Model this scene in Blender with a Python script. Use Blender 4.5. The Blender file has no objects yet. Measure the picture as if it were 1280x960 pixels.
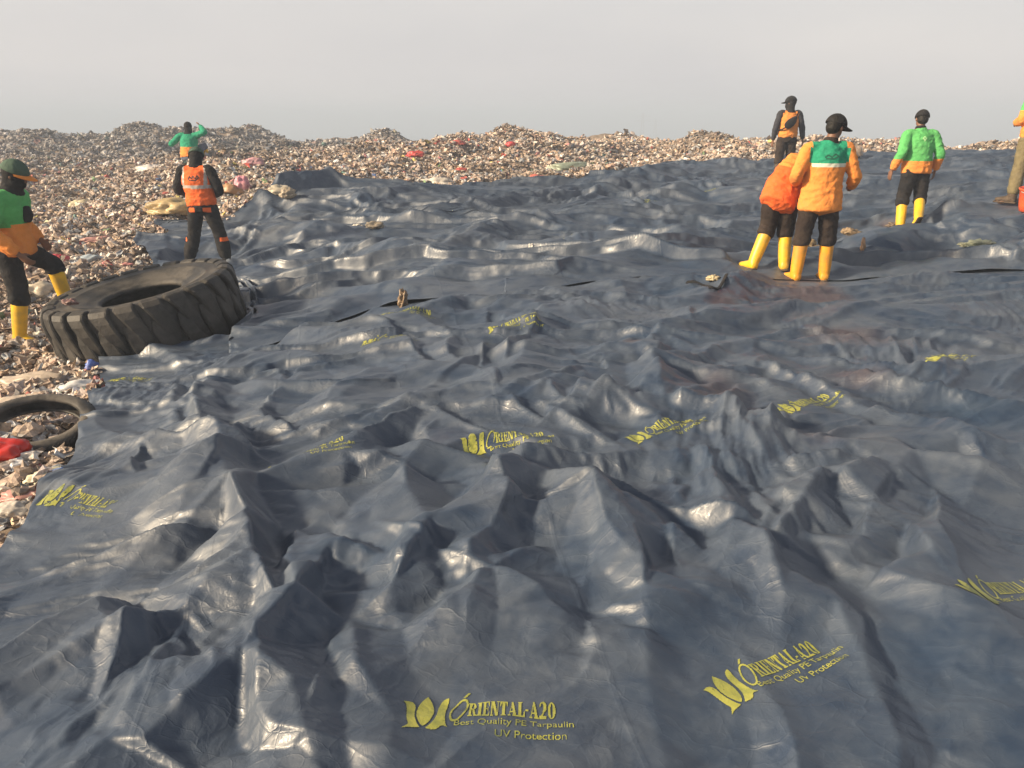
import bpy, bmesh, math, random, time
import numpy as np
from mathutils import Vector, Matrix
from mathutils.bvhtree import BVHTree
T0 = time.time()
random.seed(7)
RNG = np.random.default_rng(11)
scene = bpy.context.scene
COL = scene.collection

# ------------------------------------------------------------------ camera
HC = 1.6
TH = math.radians(19.1)
FPX = 960.0
cam_d = bpy.data.cameras.new('camera')
cam = bpy.data.objects.new('camera', cam_d)
COL.objects.link(cam)
cam.location = (0, 0, HC)
cam.rotation_euler = (math.pi / 2 - TH, 0, 0)
cam_d.sensor_width = 36
cam_d.lens = FPX / 1280 * 36
cam_d.clip_start = 0.05
cam_d.clip_end = 40000
scene.camera = cam


def ray(px, py):
    a, b = (px - 640) / FPX, (480 - py) / FPX
    return a, math.cos(TH) + b * math.sin(TH), -math.sin(TH) + b * math.cos(TH)


def at(px, py, Y):
    """the point of the place that lies Y metres ahead along the sight line of a photo pixel"""
    dx, dy, dz = ray(px, py)
    return np.array([dx / dy * Y, Y, HC + dz / dy * Y])


# ------------------------------------------------------------------ noise
def _hash(ix, iy, seed):
    h = (ix.astype(np.int64) * 374761393 + iy.astype(np.int64) * 668265263 + seed * 974634777) & 0xffffffff
    h = ((h ^ (h >> 13)) * 1274126177) & 0xffffffff
    h = h ^ (h >> 16)
    return (h & 0xffff) / 65535.0 * 2 - 1


def vnoise(x, y, seed=0):
    ix, iy = np.floor(x), np.floor(y)
    fx, fy = x - ix, y - iy
    ux = fx * fx * fx * (fx * (fx * 6 - 15) + 10)
    uy = fy * fy * fy * (fy * (fy * 6 - 15) + 10)
    a, b = _hash(ix, iy, seed), _hash(ix + 1, iy, seed)
    c, d = _hash(ix, iy + 1, seed), _hash(ix + 1, iy + 1, seed)
    return (a + (b - a) * ux) * (1 - uy) + (c + (d - c) * ux) * uy


def fbm(x, y, seed=0, octs=4, gain=.5):
    s, a = 0, 1.0
    for i in range(octs):
        s = s + a * vnoise(x * 2 ** i + 13.7 * i, y * 2 ** i - 7.1 * i, seed + i)
        a *= gain
    return s


def gnoise(x, y, seed=0):
    ix, iy = np.floor(x), np.floor(y)
    fx, fy = x - ix, y - iy
    ux = fx * fx * fx * (fx * (fx * 6 - 15) + 10)
    uy = fy * fy * fy * (fy * (fy * 6 - 15) + 10)
    def g(dx, dy):
        a = _hash(ix + dx, iy + dy, seed) * math.pi
        return np.cos(a) * (fx - dx) + np.sin(a) * (fy - dy)
    return ((g(0, 0) * (1 - ux) + g(1, 0) * ux) * (1 - uy) + (g(0, 1) * (1 - ux) + g(1, 1) * ux) * uy) * 1.5


def smooth(a, b, x):
    t = np.clip((x - a) / (b - a), 0, 1)
    return t * t * (3 - 2 * t)


# ------------------------------------------------------------------ lie of the land
CP = [at(1015, 350, 8.3), at(950, 340, 8.6), at(1137, 292, 11.6), at(262, 335, 11.2), at(22, 424, 7.7),
      at(1268, 252, 11.6) - [0, 0, .1], at(850, 212, 21), at(600, 238, 17), at(480, 245, 15.5), at(1280, 200, 23), at(1100, 201, 22.5),
      at(190, 312, 12), at(740, 163, 29), at(500, 175, 29), at(1000, 171, 29), at(1190, 178, 29), at(1280, 179, 29),
      at(420, 184, 34), at(300, 173, 42), at(200, 165, 44), at(100, 167, 44), at(0, 163, 44), at(-150, 163, 44),
      at(100, 258, 19), at(240, 212, 19.5), at(0, 300, 13), at(-150, 330, 11),
      np.array([0, 1, 0]), np.array([0, 2, 0]), np.array([1.5, 2, 0.02]), np.array([3, 1.5, 0]), np.array([0, 5, 0]), np.array([3.5, 5, 0.0]),
      np.array([-1.5, 2, -.04]), np.array([-2.6, 4, -.22]), np.array([-3.8, 6.2, -.42]), np.array([-5.5, 7, -.55]), np.array([-4, 3.6, -.4]),
      np.array([-6, 4, -.5]), np.array([8, 8, .05]), np.array([14, 12, .5]), np.array([22, 20, .9]), np.array([-2, 9, -.25]), np.array([2, 12, -.02]),
      np.array([0, 0.4, 0]), np.array([-3, .6, -.2]), np.array([4, .6, 0.])]
CP = np.array(CP)
CP[:, 2] -= np.where(CP[:, 1] > 38, .42, np.where(CP[:, 1] > 28, .30, 0))     # the rubbish itself stands on top


def _pc(x, y):
    yy = np.maximum(y, .5)
    return x / (yy + 2.5) * 2.4, np.log(yy + 1.5) * 1.6


def _tps(r2):
    return r2 * np.log(r2 + 1e-9)


_cu, _cv = _pc(CP[:, 0], CP[:, 1])
_n = len(CP)
_K = _tps((_cu[:, None] - _cu) ** 2 + (_cv[:, None] - _cv) ** 2) + np.eye(_n) * 0.006
_P = np.stack([np.ones(_n), _cu, _cv], 1)
_A = np.block([[_K, _P], [_P.T, np.zeros((3, 3))]])
_w = np.linalg.solve(_A, np.concatenate([CP[:, 2], [0, 0, 0]]))


def base_z(x, y):
    x, y = np.asarray(x, float), np.asarray(y, float)
    sh = x.shape
    u, v = _pc(np.clip(x, -40, 40).ravel(), np.clip(y, .3, 47).ravel())
    u = np.clip(u, -2.6, 2.6)
    z = np.empty(u.size)
    for s in range(0, u.size, 60000):
        uu, vv = u[s:s + 60000, None], v[s:s + 60000, None]
        z[s:s + 60000] = _tps((uu - _cu) ** 2 + (vv - _cv) ** 2) @ _w[:_n] + _w[_n] + _w[_n + 1] * uu[:, 0] + _w[_n + 2] * vv[:, 0]
    return np.clip(z, -1.2, 1.8).reshape(sh)


def crest_y(x):
    return 30 + 15 * smooth(-2.5, -9.0, x)


def ground_z(x, y):
    x, y = np.asarray(x, float), np.asarray(y, float)
    c = crest_y(x)
    z = base_z(x, np.minimum(y, c))
    z = np.where(y < .3, z * 1.0, z)
    fall = smooth(c + 1, c + 90, y)
    side = smooth(45, 130, np.abs(x))
    back = smooth(-15, -90, y)
    f = np.maximum(np.maximum(fall, side), back)
    return z * (1 - f) - 34 * f


def hit(px, py):
    """where the sight line of a photo pixel meets the lie of the land"""
    dx, dy, dz = ray(px, py)
    t = np.geomspace(.8, 60, 400)
    x, y, z = dx * t, dy * t, HC + dz * t
    g = ground_z(x, y)
    i = int(np.argmax(z < g))
    if z[i] >= g[i]:
        i = 399
    t0, t1 = t[max(i - 1, 0)], t[i]
    for _ in range(20):
        tm = (t0 + t1) / 2
        if HC + dz * tm < float(ground_z(dx * tm, dy * tm)):
            t1 = tm
        else:
            t0 = tm
    return np.array([dx * t1, dy * t1, HC + dz * t1])


# ------------------------------------------------------------------ helpers
def mesh_obj(name, verts, faces, mat=None, parent=None, smooth_=True, mats=None, mi=None):
    me = bpy.data.meshes.new(name)
    if isinstance(verts, np.ndarray) and isinstance(faces, np.ndarray):
        nv, nf, k = len(verts), len(faces), faces.shape[1]
        me.vertices.add(nv)
        me.vertices.foreach_set('co', verts.astype(np.float32).ravel())
        me.loops.add(nf * k)
        me.loops.foreach_set('vertex_index', faces.astype(np.int32).ravel())
        me.polygons.add(nf)
        me.polygons.foreach_set('loop_start', np.arange(0, nf * k, k, dtype=np.int32))
        me.polygons.foreach_set('loop_total', np.full(nf, k, np.int32))
        me.update(calc_edges=True)
    else:
        me.from_pydata([tuple(v) for v in verts], [], [tuple(f) for f in faces])
        me.update()
    me.polygons.foreach_set('use_smooth', np.full(len(me.polygons), bool(smooth_)))
    for m in (mats or ([mat] if mat else [])):
        me.materials.append(m)
    if mi is not None:
        me.polygons.foreach_set('material_index', np.asarray(mi, np.int32))
    o = bpy.data.objects.new(name, me)
    COL.objects.link(o)
    if parent is not None:
        o.parent = parent
    return o


def tag(o, label=None, cat=None, group=None, kind=None):
    if label: o['label'] = label
    if cat: o['category'] = cat
    if group: o['group'] = group
    if kind: o['kind'] = kind
    return o


def empty(name, loc=(0, 0, 0), rz=0):
    o = bpy.data.objects.new(name, None)
    COL.objects.link(o)
    o.location = loc
    o.rotation_euler = (0, 0, rz)
    o.empty_display_size = .1
    return o


class NT:
    """a small node-tree writer"""
    def __init__(s, name):
        s.m = bpy.data.materials.new(name)
        s.m.use_nodes = True
        s.t = s.m.node_tree
        s.b = s.t.nodes['Principled BSDF']
        s.out = s.t.nodes['Material Output']

    def n(s, typ, **kw):
        nd = s.t.nodes.new(typ)
        for k, v in kw.items():
            if k.startswith('i_'):
                nd.inputs[k[2:].replace('_', ' ')].default_value = v
            else:
                setattr(nd, k, v)
        return nd

    def l(s, a, b):
        s.t.links.new(a, b)

    def math(s, op, a, b=None, clamp=False):
        nd = s.n('ShaderNodeMath', operation=op, use_clamp=clamp)
        for i, v in enumerate((a, b)):
            if v is None: continue
            if isinstance(v, (int, float)): nd.inputs[i].default_value = v
            else: s.l(v, nd.inputs[i])
        return nd.outputs[0]

    def noise(s, vec, scale, detail=4, rough=.55, dist=0):
        nd = s.n('ShaderNodeTexNoise')
        nd.inputs['Scale'].default_value = scale
        nd.inputs['Detail'].default_value = detail
        nd.inputs['Roughness'].default_value = rough
        nd.inputs['Distortion'].default_value = dist
        if vec is not None: s.l(vec, nd.inputs['Vector'])
        return nd.outputs['Fac']

    def ramp(s, fac, stops, interp='LINEAR'):
        nd = s.n('ShaderNodeValToRGB')
        cr = nd.color_ramp
        cr.interpolation = interp
        while len(cr.elements) > 1: cr.elements.remove(cr.elements[0])
        for i, (p, c) in enumerate(stops):
            e = cr.elements[0] if i == 0 else cr.elements.new(p)
            e.position = p
            e.color = tuple(c) + ((1,) if len(c) == 3 else ())
        s.l(fac, nd.inputs[0])
        return nd.outputs[0]

    def mix(s, fac, a, b):
        nd = s.n('ShaderNodeMix', data_type='RGBA')
        for sock, v in ((nd.inputs[0], fac), (nd.inputs[6], a), (nd.inputs[7], b)):
            if isinstance(v, (int, float)): sock.default_value = v
            elif isinstance(v, (tuple, list)): sock.default_value = tuple(v) + ((1,) if len(v) == 3 else ())
            else: s.l(v, sock)
        return nd.outputs[2]

    def bump(s, h, strength=.3, dist=.01, normal=None):
        nd = s.n('ShaderNodeBump')
        nd.inputs['Strength'].default_value = strength
        nd.inputs['Distance'].default_value = dist
        s.l(h, nd.inputs['Height'])
        if normal is not None: s.l(normal, nd.inputs['Normal'])
        return nd.outputs[0]

    def set(s, **kw):
        for k, v in kw.items():
            sock = s.b.inputs[k.replace('_', ' ')]
            if isinstance(v, (int, float)): sock.default_value = v
            elif isinstance(v, (tuple, list)): sock.default_value = tuple(v) + ((1,) if len(v) == 3 and sock.type == 'RGBA' else ())
            else: s.l(v, sock)
        return s


def mat_fabric(name, col, rough=.85, scale=60, bump=.25, var=.25, big=9, soil=.0):
    t = NT(name)
    co = t.n('ShaderNodeTexCoord').outputs['Object']
    f = t.noise(co, big, 5, .6)
    c1 = tuple(x * (1 - var) for x in col)
    c2 = tuple(min(1, x * (1 + var)) for x in col)
    c = t.ramp(f, [(.3, c1), (.7, c2)])
    if soil:
        g = t.noise(co, 4.0, 5, .7)
        c = t.mix(t.math('MULTIPLY', t.ramp(g, [(.5, (0, 0, 0)), (.68, (1, 1, 1))]), soil), c, (.16, .12, .085))
    h = t.noise(co, big * 2.2, 3, .5, .6)
    h2 = t.noise(co, scale * 3, 2)
    b = t.bump(h, bump, .05)
    b = t.bump(h2, .12, .004, b)
    t.set(Base_Color=c, Roughness=rough, Normal=b, Specular_IOR_Level=.25)
    return t.m


def mat_plain(name, col, rough=.5, var=.2, scale=14, bump=.1, spec=.4, dirt=.0, dirtcol=(.14, .105, .075)):
    t = NT(name)
    co = t.n('ShaderNodeTexCoord').outputs['Object']
    f = t.noise(co, scale, 5, .6)
    c = t.ramp(f, [(.3, tuple(x * (1 - var) for x in col)), (.7, tuple(min(1, x * (1 + var)) for x in col))])
    if dirt:
        g = t.noise(co, scale * .6, 6, .7)
        c = t.mix(t.math('MULTIPLY', t.ramp(g, [(.45, (0, 0, 0)), (.65, (1, 1, 1))]), dirt), c, dirtcol)
    b = t.bump(t.noise(co, scale * 2.5, 4, .6), bump, .02)
    t.set(Base_Color=c, Roughness=rough, Normal=b, Specular_IOR_Level=spec)
    return t.m


# ------------------------------------------------------------------ sky, sun, air
SUN_DIR = Vector((-.93, -.34, .0)).normalized()
SUN_EL = math.radians(26)
sun_vec = Vector((SUN_DIR.x * math.cos(SUN_EL), SUN_DIR.y * math.cos(SUN_EL), math.sin(SUN_EL)))
sun_d = bpy.data.lights.new('sun', 'SUN')
sun_d.energy = 5.0
sun_d.angle = math.radians(7)
sun_d.color = (1, .79, .53)
sun = bpy.data.objects.new('sun', sun_d)
COL.objects.link(sun)
sun.rotation_euler = sun_vec.to_track_quat('Z', 'Y').to_euler()
sun.location = (-30, -18, 25)

w = bpy.data.worlds.new('World')
scene.world = w
w.use_nodes = True
wt = w.node_tree
bg = wt.nodes['Background']
sky = wt.nodes.new('ShaderNodeTexSky')
sky.sky_type = 'NISHITA'
sky.sun_disc = False
sky.sun_elevation = SUN_EL
sky.sun_rotation = math.atan2(sun_vec.x, sun_vec.y)
sky.altitude = 0
sky.air_density = 1.3
sky.dust_density = 6.0
sky.ozone_density = 1.5
hs = wt.nodes.new('ShaderNodeHueSaturation')
hs.inputs['Saturation'].default_value = SKY_SAT = .75
wt.links.new(sky.outputs[0], hs.inputs['Color'])
veil = wt.nodes.new('ShaderNodeMix')
veil.data_type = 'RGBA'
geo = wt.nodes.new('ShaderNodeNewGeometry')
sep = wt.nodes.new('ShaderNodeSeparateXYZ')
wt.links.new(geo.outputs['Incoming'], sep.inputs[0])
mr = wt.nodes.new('ShaderNodeMapRange')          # the haze veil is thick low down and thins out overhead
mr.inputs['From Min'].default_value = -.05
mr.inputs['From Max'].default_value = -.8
mr.inputs['To Min'].default_value = .80
mr.inputs['To Max'].default_value = .18
wt.links.new(sep.outputs[2], mr.inputs['Value'])
wt.links.new(mr.outputs[0], veil.inputs[0])
veil.inputs[7].default_value = (5.7, 5.4, 5.3, 1)
cl = wt.nodes.new('ShaderNodeTexNoise')          # thin uneven haze cloud
cl.inputs['Scale'].default_value = 2.2
cl.inputs['Detail'].default_value = 5
cmap = wt.nodes.new('ShaderNodeMapping')
cmap.inputs['Scale'].default_value = (1, 1, 3.5)
wt.links.new(geo.outputs['Incoming'], cmap.inputs['Vector'])
wt.links.new(cmap.outputs[0], cl.inputs['Vector'])
cr = wt.nodes.new('ShaderNodeValToRGB')
cr.color_ramp.elements[0].position = .3
cr.color_ramp.elements[1].position = .7
cr.color_ramp.elements[0].color = (5.25, 5.05, 5.05, 1)
cr.color_ramp.elements[1].color = (6.05, 5.7, 5.5, 1)
wt.links.new(cl.outputs['Fac'], cr.inputs[0])
wt.links.new(cr.outputs[0], veil.inputs[7])
wt.links.new(hs.outputs[0], veil.inputs[6])
zen = wt.nodes.new('ShaderNodeMapRange')         # clearer and deeper overhead than near the horizon
zen.interpolation_type = 'SMOOTHSTEP'
zen.inputs['From Min'].default_value = -.35
zen.inputs['From Max'].default_value = -.85
zen.inputs['To Min'].default_value = 1.0
zen.inputs['To Max'].default_value = .45
wt.links.new(sep.outputs[2], zen.inputs['Value'])
dim = wt.nodes.new('ShaderNodeVectorMath')
dim.operation = 'SCALE'
wt.links.new(veil.outputs[2], dim.inputs[0])
wt.links.new(zen.outputs[0], dim.inputs['Scale'])
wt.links.new(dim.outputs[0], bg.inputs['Color'])
bg.inputs['Strength'].default_value = .097

scene.view_settings.view_transform = 'Standard'
scene.view_settings.look = 'None'
scene.view_settings.gamma = 1
scene.view_settings.exposure = .72
scene.cycles.use_denoising = True
scene.cycles.max_bounces = 6
scene.cycles.diffuse_bounces = 2
scene.cycles.glossy_bounces = 3
scene.cycles.volume_bounces = 1
scene.cycles.sample_clamp_indirect = 8
# ------------------------------------------------------------------ tarpaulin sheets: crumpled by relaxing a nearly inextensible sheet over lumps
def crop_l(pts): return [(x / 1.778, 420 + y / 1.778) for x, y in pts]
def crop_r(pts): return [(640 + x / 1.778, 420 + y / 1.778) for x, y in pts]
def crop_f(pts): return [(180 + x / 2.37, 220 + y / 2.37) for x, y in pts]
def crop_g(pts): return [(720 + x / 2.286, 190 + y / 2.286) for x, y in pts]


# (polyline in photo pixels laid onto the ground, height, half-width on its camera/left side, half-width on the far/right side)
RIDGES = [
    (crop_l([(500, 95), (440, 150), (455, 210), (490, 280), (500, 330), (450, 390), (390, 465)]), .13, .16, .10),
    (crop_l([(500, 330), (545, 430), (565, 540), (620, 645)]), .15, .22, .07),
    (crop_l([(580, 350), (700, 310), (850, 290), (900, 310)]), .12, .10, .22),
    (crop_l([(900, 310), (905, 400), (890, 500), (870, 600)]), .10, .12, .10),
    (crop_l([(665, 465), (640, 560), (620, 640)]), .07, .05, .06),
    (crop_l([(740, 510), (690, 580), (620, 690), (450, 850), (330, 960)]), .10, .10, .10),
    (crop_l([(415, 650), (280, 690), (120, 760), (0, 830)]), .11, .09, .22),
    (crop_l([(420, 655), (340, 800), (250, 960)]), .07, .06, .10),
    (crop_l([(870, 610), (960, 470), (1060, 440), (1160, 425)]), .11, .09, .22),
    (crop_l([(1020, 500), (1070, 580)]), .05, .04, .06),
    (crop_l([(790, 700), (850, 800), (880, 900)]), .08, .08, .07),
    (crop_l([(620, 740), (655, 850), (690, 960)]), .07, .07, .07),
    (crop_l([(920, 790), (1000, 750), (1080, 740), (1150, 770)]), .09, .10, .18),
    (crop_l([(230, 40), (330, 42), (400, 60)]), .10, .05, .10),
    (crop_l([(380, 120), (385, 200), (380, 250)]), .06, .08, .04),
    (crop_l([(100, 330), (250, 345), (400, 300)]), .04, .12, .12),
    (crop_l([(250, 260), (330, 230), (420, 250)]), .04, .12, .12),
    (crop_l([(700, 230), (780, 150), (900, 110)]), .07, .12, .2),
    (crop_l([(830, 240), (900, 190), (960, 260)]), .06, .12, .1),
    (crop_r([(-60, 380), (20, 335), (80, 345)]), .15, .12, .20),
    (crop_r([(80, 345), (180, 410), (265, 490)]), .14, .26, .12),
    (crop_r([(265, 490), (400, 480), (425, 520)]), .06, .10, .12),
    (crop_r([(265, 490), (290, 640), (300, 800)]), .05, .10, .10),
    (crop_r([(325, 10), (310, 80), (330, 150), (340, 200)]), .14, .09, .14),
    (crop_r([(75, 20), (0, 110), (-80, 150)]), .10, .10, .14),
    (crop_r([(140, 145), (250, 190), (330, 215)]), .11, .20, .08),
    (crop_r([(330, 175), (500, 205), (650, 265)]), .12, .22, .09),
    (crop_r([(440, 310), (455, 400), (462, 470)]), .10, .05, .10),
    (crop_r([(470, 440), (560, 550), (660, 620)]), .10, .12, .12),
    (crop_r([(740, 280), (660, 400), (570, 490)]), .09, .12, .12),
    (crop_r([(850, 330), (790, 420), (770, 490)]), .08, .08, .08),
    (crop_r([(840, 250), (1000, 260), (1160, 290)]), .10, .10, .12),
    (crop_r([(880, 300), (1010, 330), (1180, 380)]), .10, .18, .08),
    (crop_r([(870, 450), (920, 560), (1040, 680), (1160, 780)]), .11, .16, .14),
    (crop_r([(710, 640), (790, 800), (850, 950)]), .09, .12, .05),
    (crop_r([(620, 560), (600, 640), (590, 710)]), .05, .06, .07),
    (crop_r([(490, 100), (640, 160), (800, 215)]), .08, .16, .1),
    (crop_r([(340, 60), (480, 100), (560, 130)]), .08, .10, .14),
    (crop_r([(850, 120), (1000, 90), (1140, 100)]), .08, .14, .18),
    # the farther sheets
    (crop_f([(350, 95), (420, 62), (500, 45), (620, 38), (740, 45)]), .42, .16, .5),
    (crop_f([(590, 100), (740, 60), (900, 45), (1200, 40)]), .14, .3, .5),
    (crop_f([(750, 160), (900, 130), (1100, 90), (1280, 60)]), .22, .35, .5),
    (crop_f([(270, 120), (340, 100), (400, 130)]), .2, .3, .3),
    (crop_f([(430, 150), (520, 110), (640, 100)]), .2, .2, .4),
    (crop_f([(60, 160), (140, 140), (240, 170)]), .16, .3, .3),
    (crop_f([(260, 200), (470, 190), (640, 200)]), .16, .2, .4),
    (crop_f([(440, 270), (600, 235), (750, 250), (850, 262)]), .2, .2, .4),
    (crop_f([(480, 330), (640, 295), (850, 285), (1000, 290)]), .17, .14, .35),
    (crop_f([(300, 372), (500, 355), (700, 350), (960, 380)]), .12, .12, .3),
    (crop_f([(310, 425), (450, 415), (600, 400), (740, 410)]), .10, .12, .3),
    (crop_f([(880, 245), (1000, 205), (1100, 170), (1280, 150)]), .24, .25, .5),
    (crop_f([(900, 310), (1050, 270), (1280, 275)]), .14, .16, .4),
    (crop_f([(720, 490), (850, 430), (960, 400), (1280, 420)]), .14, .14, .3),
    (crop_f([(1000, 505), (1180, 470), (1230, 440)]), .10, .1, .2),
    (crop_f([(200, 490), (400, 480), (600, 500), (700, 520)]), .10, .12, .25),
    (crop_g([(0, 170), (100, 115), (180, 85), (330, 60), (560, 50)]), .25, .35, .5),
    (crop_g([(170, 160), (340, 120), (520, 150)]), .22, .3, .5),
    (crop_g([(0, 275), (250, 262), (420, 285)]), .18, .25, .4),
    (crop_g([(0, 350), (300, 302), (480, 300)]), .15, .2, .4),
    (crop_g([(800, 285), (950, 225), (1100, 195), (1280, 180)]), .22, .3, .5),
    (crop_g([(760, 325), (1000, 275), (1280, 262)]), .18, .18, .4),
    (crop_g([(390, 430), (480, 380), (560, 345), (660, 350)]), .12, .14, .25),
    (crop_g([(300, 540), (390, 490), (640, 472), (950, 482), (1280, 450)]), .14, .14, .3),
    (crop_g([(170, 600), (200, 560), (235, 530), (260, 560)]), .12, .1, .15),
    (crop_g([(900, 385), (1100, 350), (1280, 345)]), .12, .15, .3),
    (crop_g([(760, 130), (1000, 100), (1280, 80)]), .15, .35, .5),
    (crop_g([(620, 220), (760, 205), (900, 190)]), .15, .25, .4),
    (crop_g([(1040, 150), (1160, 140), (1280, 150)]), .15, .3, .5),
]
RW = []
for pts, A, wl, wr in RIDGES:
    RW.append((np.array([hit(*p)[:2] for p in pts]), A, wl, wr))


def lnoise(x, y, seed=0):
    """random heights on a triangular lattice joined by flat facets: creased film, -1..1"""
    F, G = .36602540378, .2113248654
    sk = (x + y) * F
    i, j = np.floor(x + sk), np.floor(y + sk)
    t = (i + j) * G
    x0, y0 = x - (i - t), y - (j - t)
    up = x0 > y0
    i1, j1 = np.where(up, 1, 0), np.where(up, 0, 1)
    u, v = x0 + (x0 + y0) * F, y0 + (x0 + y0) * F          # lattice coordinates inside the cell
    hi, lo = np.maximum(u, v), np.minimum(u, v)
    return _hash(i, j, seed) * (1 - hi) + _hash(i + i1, j + j1, seed) * (hi - lo) + _hash(i + 1, j + 1, seed) * lo


from mathutils.geometry import delaunay_2d_cdt


class Tent:
    """the big folds: crest lines and the low points between them, joined by flat panels"""
    def __init__(s, sel, ylim, xlim, spacing, seed, gain, rough):
        rg = np.random.default_rng(seed)
        V, Z, E, cr = [], [], [], []
        crest_xy, crest_w = [], []
        foot = []
        for W, A, wl, wr in RW:
            if not sel(W): continue
            seg = np.linalg.norm(np.diff(W, axis=0), axis=1)
            L = np.concatenate([[0], np.cumsum(seg)])
            n = max(3, int(L[-1] / max(.27, .055 * W[:, 1].mean())) + 1)
            ts = np.linspace(0, L[-1], n)
            P = np.stack([np.interp(ts, L, W[:, 0]), np.interp(ts, L, W[:, 1])], 1)
            P[1:-1] += rg.normal(size=(n - 2, 2)) * .014 * (1 + W[:, 1].mean() * .12)
            D = np.gradient(P, axis=0)
            D /= np.linalg.norm(D, axis=1)[:, None] + 1e-9
            N = np.stack([-D[:, 1], D[:, 0]], 1)
            sg = np.sign(-N[:, 1] - N[:, 0] * .25)[:, None]
            N = N * sg                                       # towards the camera / the left
            q = ts / L[-1]
            tap = .35 + .65 * np.sqrt(np.sin(np.pi * np.clip(q, .03, .97)))
            h = A * gain * tap * (1 + .07 * rg.normal(size=n))
            k0 = len(V)
            for i in range(n):
                V.append(P[i]); Z.append(h[i]); crest_xy.append(P[i]); crest_w.append(min(wl, wr))
                if i: E.append((k0 + i - 1, k0 + i))
            for i in range(0, n):
                foot.append((P[i] + N[i] * wl * (1.7 + .5 * rg.random()), wl))
                foot.append((P[i] - N[i] * wr * (1.7 + .5 * rg.random()), wr))
        CX, CWd = np.array(crest_xy), np.array(crest_w)
        kept = []

        def ok(p, m, own):
            d = np.linalg.norm(CX - p, axis=1)
            if (d < np.maximum(CWd * .75, own * .8)).any(): return False
            return all((p[0] - k[0]) ** 2 + (p[1] - k[1]) ** 2 > m * m for k in kept)
        for p, wd in foot:
            if ok(p, wd * .8, wd):
                kept.append(p); V.append(p); Z.append(rg.random() ** 2 * .02 * gain)
        y = ylim[0]
        while y < ylim[1]:
            sp = spacing(y)
            x = xlim(y)[0]
            while x < xlim(y)[1]:
                p = np.array([x, y]) + rg.uniform(-.42, .42, 2) * sp
                if ok(p, sp * .6, sp * .35):
                    kept.append(p); V.append(p); Z.append(rg.random() ** 1.6 * rough * (1 + .10 * y))
                x += sp
            y += sp * .9
        B = [(-60, -5), (60, -5), (60, 60), (-60, 60)]
        for q in B: V.append(np.array(q)); Z.append(0)
        V = [Vector((float(p[0]), float(p[1]))) for p in V]
        vo, eo, fo, ov, oe, of = delaunay_2d_cdt(V, E, [], 0, 1e-4)
        pts = []
        zin = np.array(Z)
        allp = np.array([(p.x, p.y) for p in V])
        for p, o in zip(vo, ov):
            if o: z = max(zin[i] for i in o)
            else:
                d = np.linalg.norm(allp - np.array((p.x, p.y)), axis=1)
                z = zin[np.argsort(d)[:2]].max()
            pts.append((p.x, p.y, z))
        s.bvh = BVHTree.FromPolygons([Vector(p) for p in pts], [tuple(f) for f in fo])

    def __call__(s, x, y):
        sh = x.shape
        out = np.zeros(x.size)
        dn = Vector((0, 0, -1))
        rc = s.bvh.ray_cast
        for i, (a, b) in enumerate(zip(x.ravel().tolist(), y.ravel().tolist())):
            h = rc(Vector((a, b, 9.0)), dn)[0]
            if h is not None: out[i] = h.z
        return out.reshape(sh)


CALM = []      # stretches that lie smoother: x, y, radius, how much of the relief stays
FLAT = []      # spots a boot or the big tyre presses down: x, y, radius
TENTS = {}


def tent(far):
    if far not in TENTS:
        if not far:
            TENTS[far] = Tent(lambda W: W[:, 1].min() < 8.5, (.3, 9), lambda y: (-5, .95 * y + 2), lambda y: .48 + .05 * y, 4, 1.35, .05)
        else:
            TENTS[far] = Tent(lambda W: W[:, 1].max() > 5.5, (5, 27), lambda y: (-10, 1.0 * y + 3), lambda y: .50 + .022 * y, 6, 1.2, .06)
    return TENTS[far]


def blur(Z, n):
    for _ in range(n):
        Z = np.pad(Z, 1, mode='edge')
        Z = (Z[:-2, 1:-1] + 2 * Z[1:-1, 1:-1] + Z[2:, 1:-1]) / 4
        Z = np.pad(Z, ((0, 0), (1, 1)), mode='edge')
        Z = (Z[:, :-2] + 2 * Z[:, 1:-1] + Z[:, 2:]) / 4
    return Z


def crumple(x, y, far, fine):
    """creases of a stiff film: facets of several sizes, in swarms of changing direction"""
    ang = (.6 if far else 1.2) * vnoise(x / 1.7, y / 1.7, 51) + (.05 if far else .6)
    ca, sa = np.cos(ang), np.sin(ang)
    b = np.zeros_like(x)
    for lam, amp, sd, st in (((.40, .024, 1, 2.6), (.19, .013, 2, 3.0)) if not fine else ((.085, .0050, 3, 3.6), (.04, .0016, 4, 3.2))):
        lam, amp = lam * (1.7 if far else 1), amp * (1.6 if far else 1)
        wx = x + lam * .5 * gnoise(x / lam * .7, y / lam * .7, 60 + sd)
        wy = y + lam * .5 * gnoise(x / lam * .7 + 9, y / lam * .7, 70 + sd)
        p, q = (ca * wx + sa * wy) / lam / st, (-sa * wx + ca * wy) / lam
        msk = smooth(-.35, .55, fbm(x / (lam * 4), y / (lam * 4), 90 + sd, 2))
        b = b + amp * lnoise(p * 1.3 + 5 * sd, q * 1.3, 80 + sd) * (.2 + 1.2 * msk)
    return b


def upsample(A, R, C):
    r0, c0 = A.shape[:2]
    fi = np.linspace(0, r0 - 1, R)
    fj = np.linspace(0, c0 - 1, C)
    i0 = np.minimum(fi.astype(int), r0 - 2); j0 = np.minimum(fj.astype(int), c0 - 2)
    ti = (fi - i0)[:, None, None]; tj = (fj - j0)[None, :, None]
    a = A[i0][:, j0]; b = A[i0][:, j0 + 1]; c = A[i0 + 1][:, j0]; d = A[i0 + 1][:, j0 + 1]
    return (a * (1 - tj) + b * tj) * (1 - ti) + (c * (1 - tj) + d * tj) * ti


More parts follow.
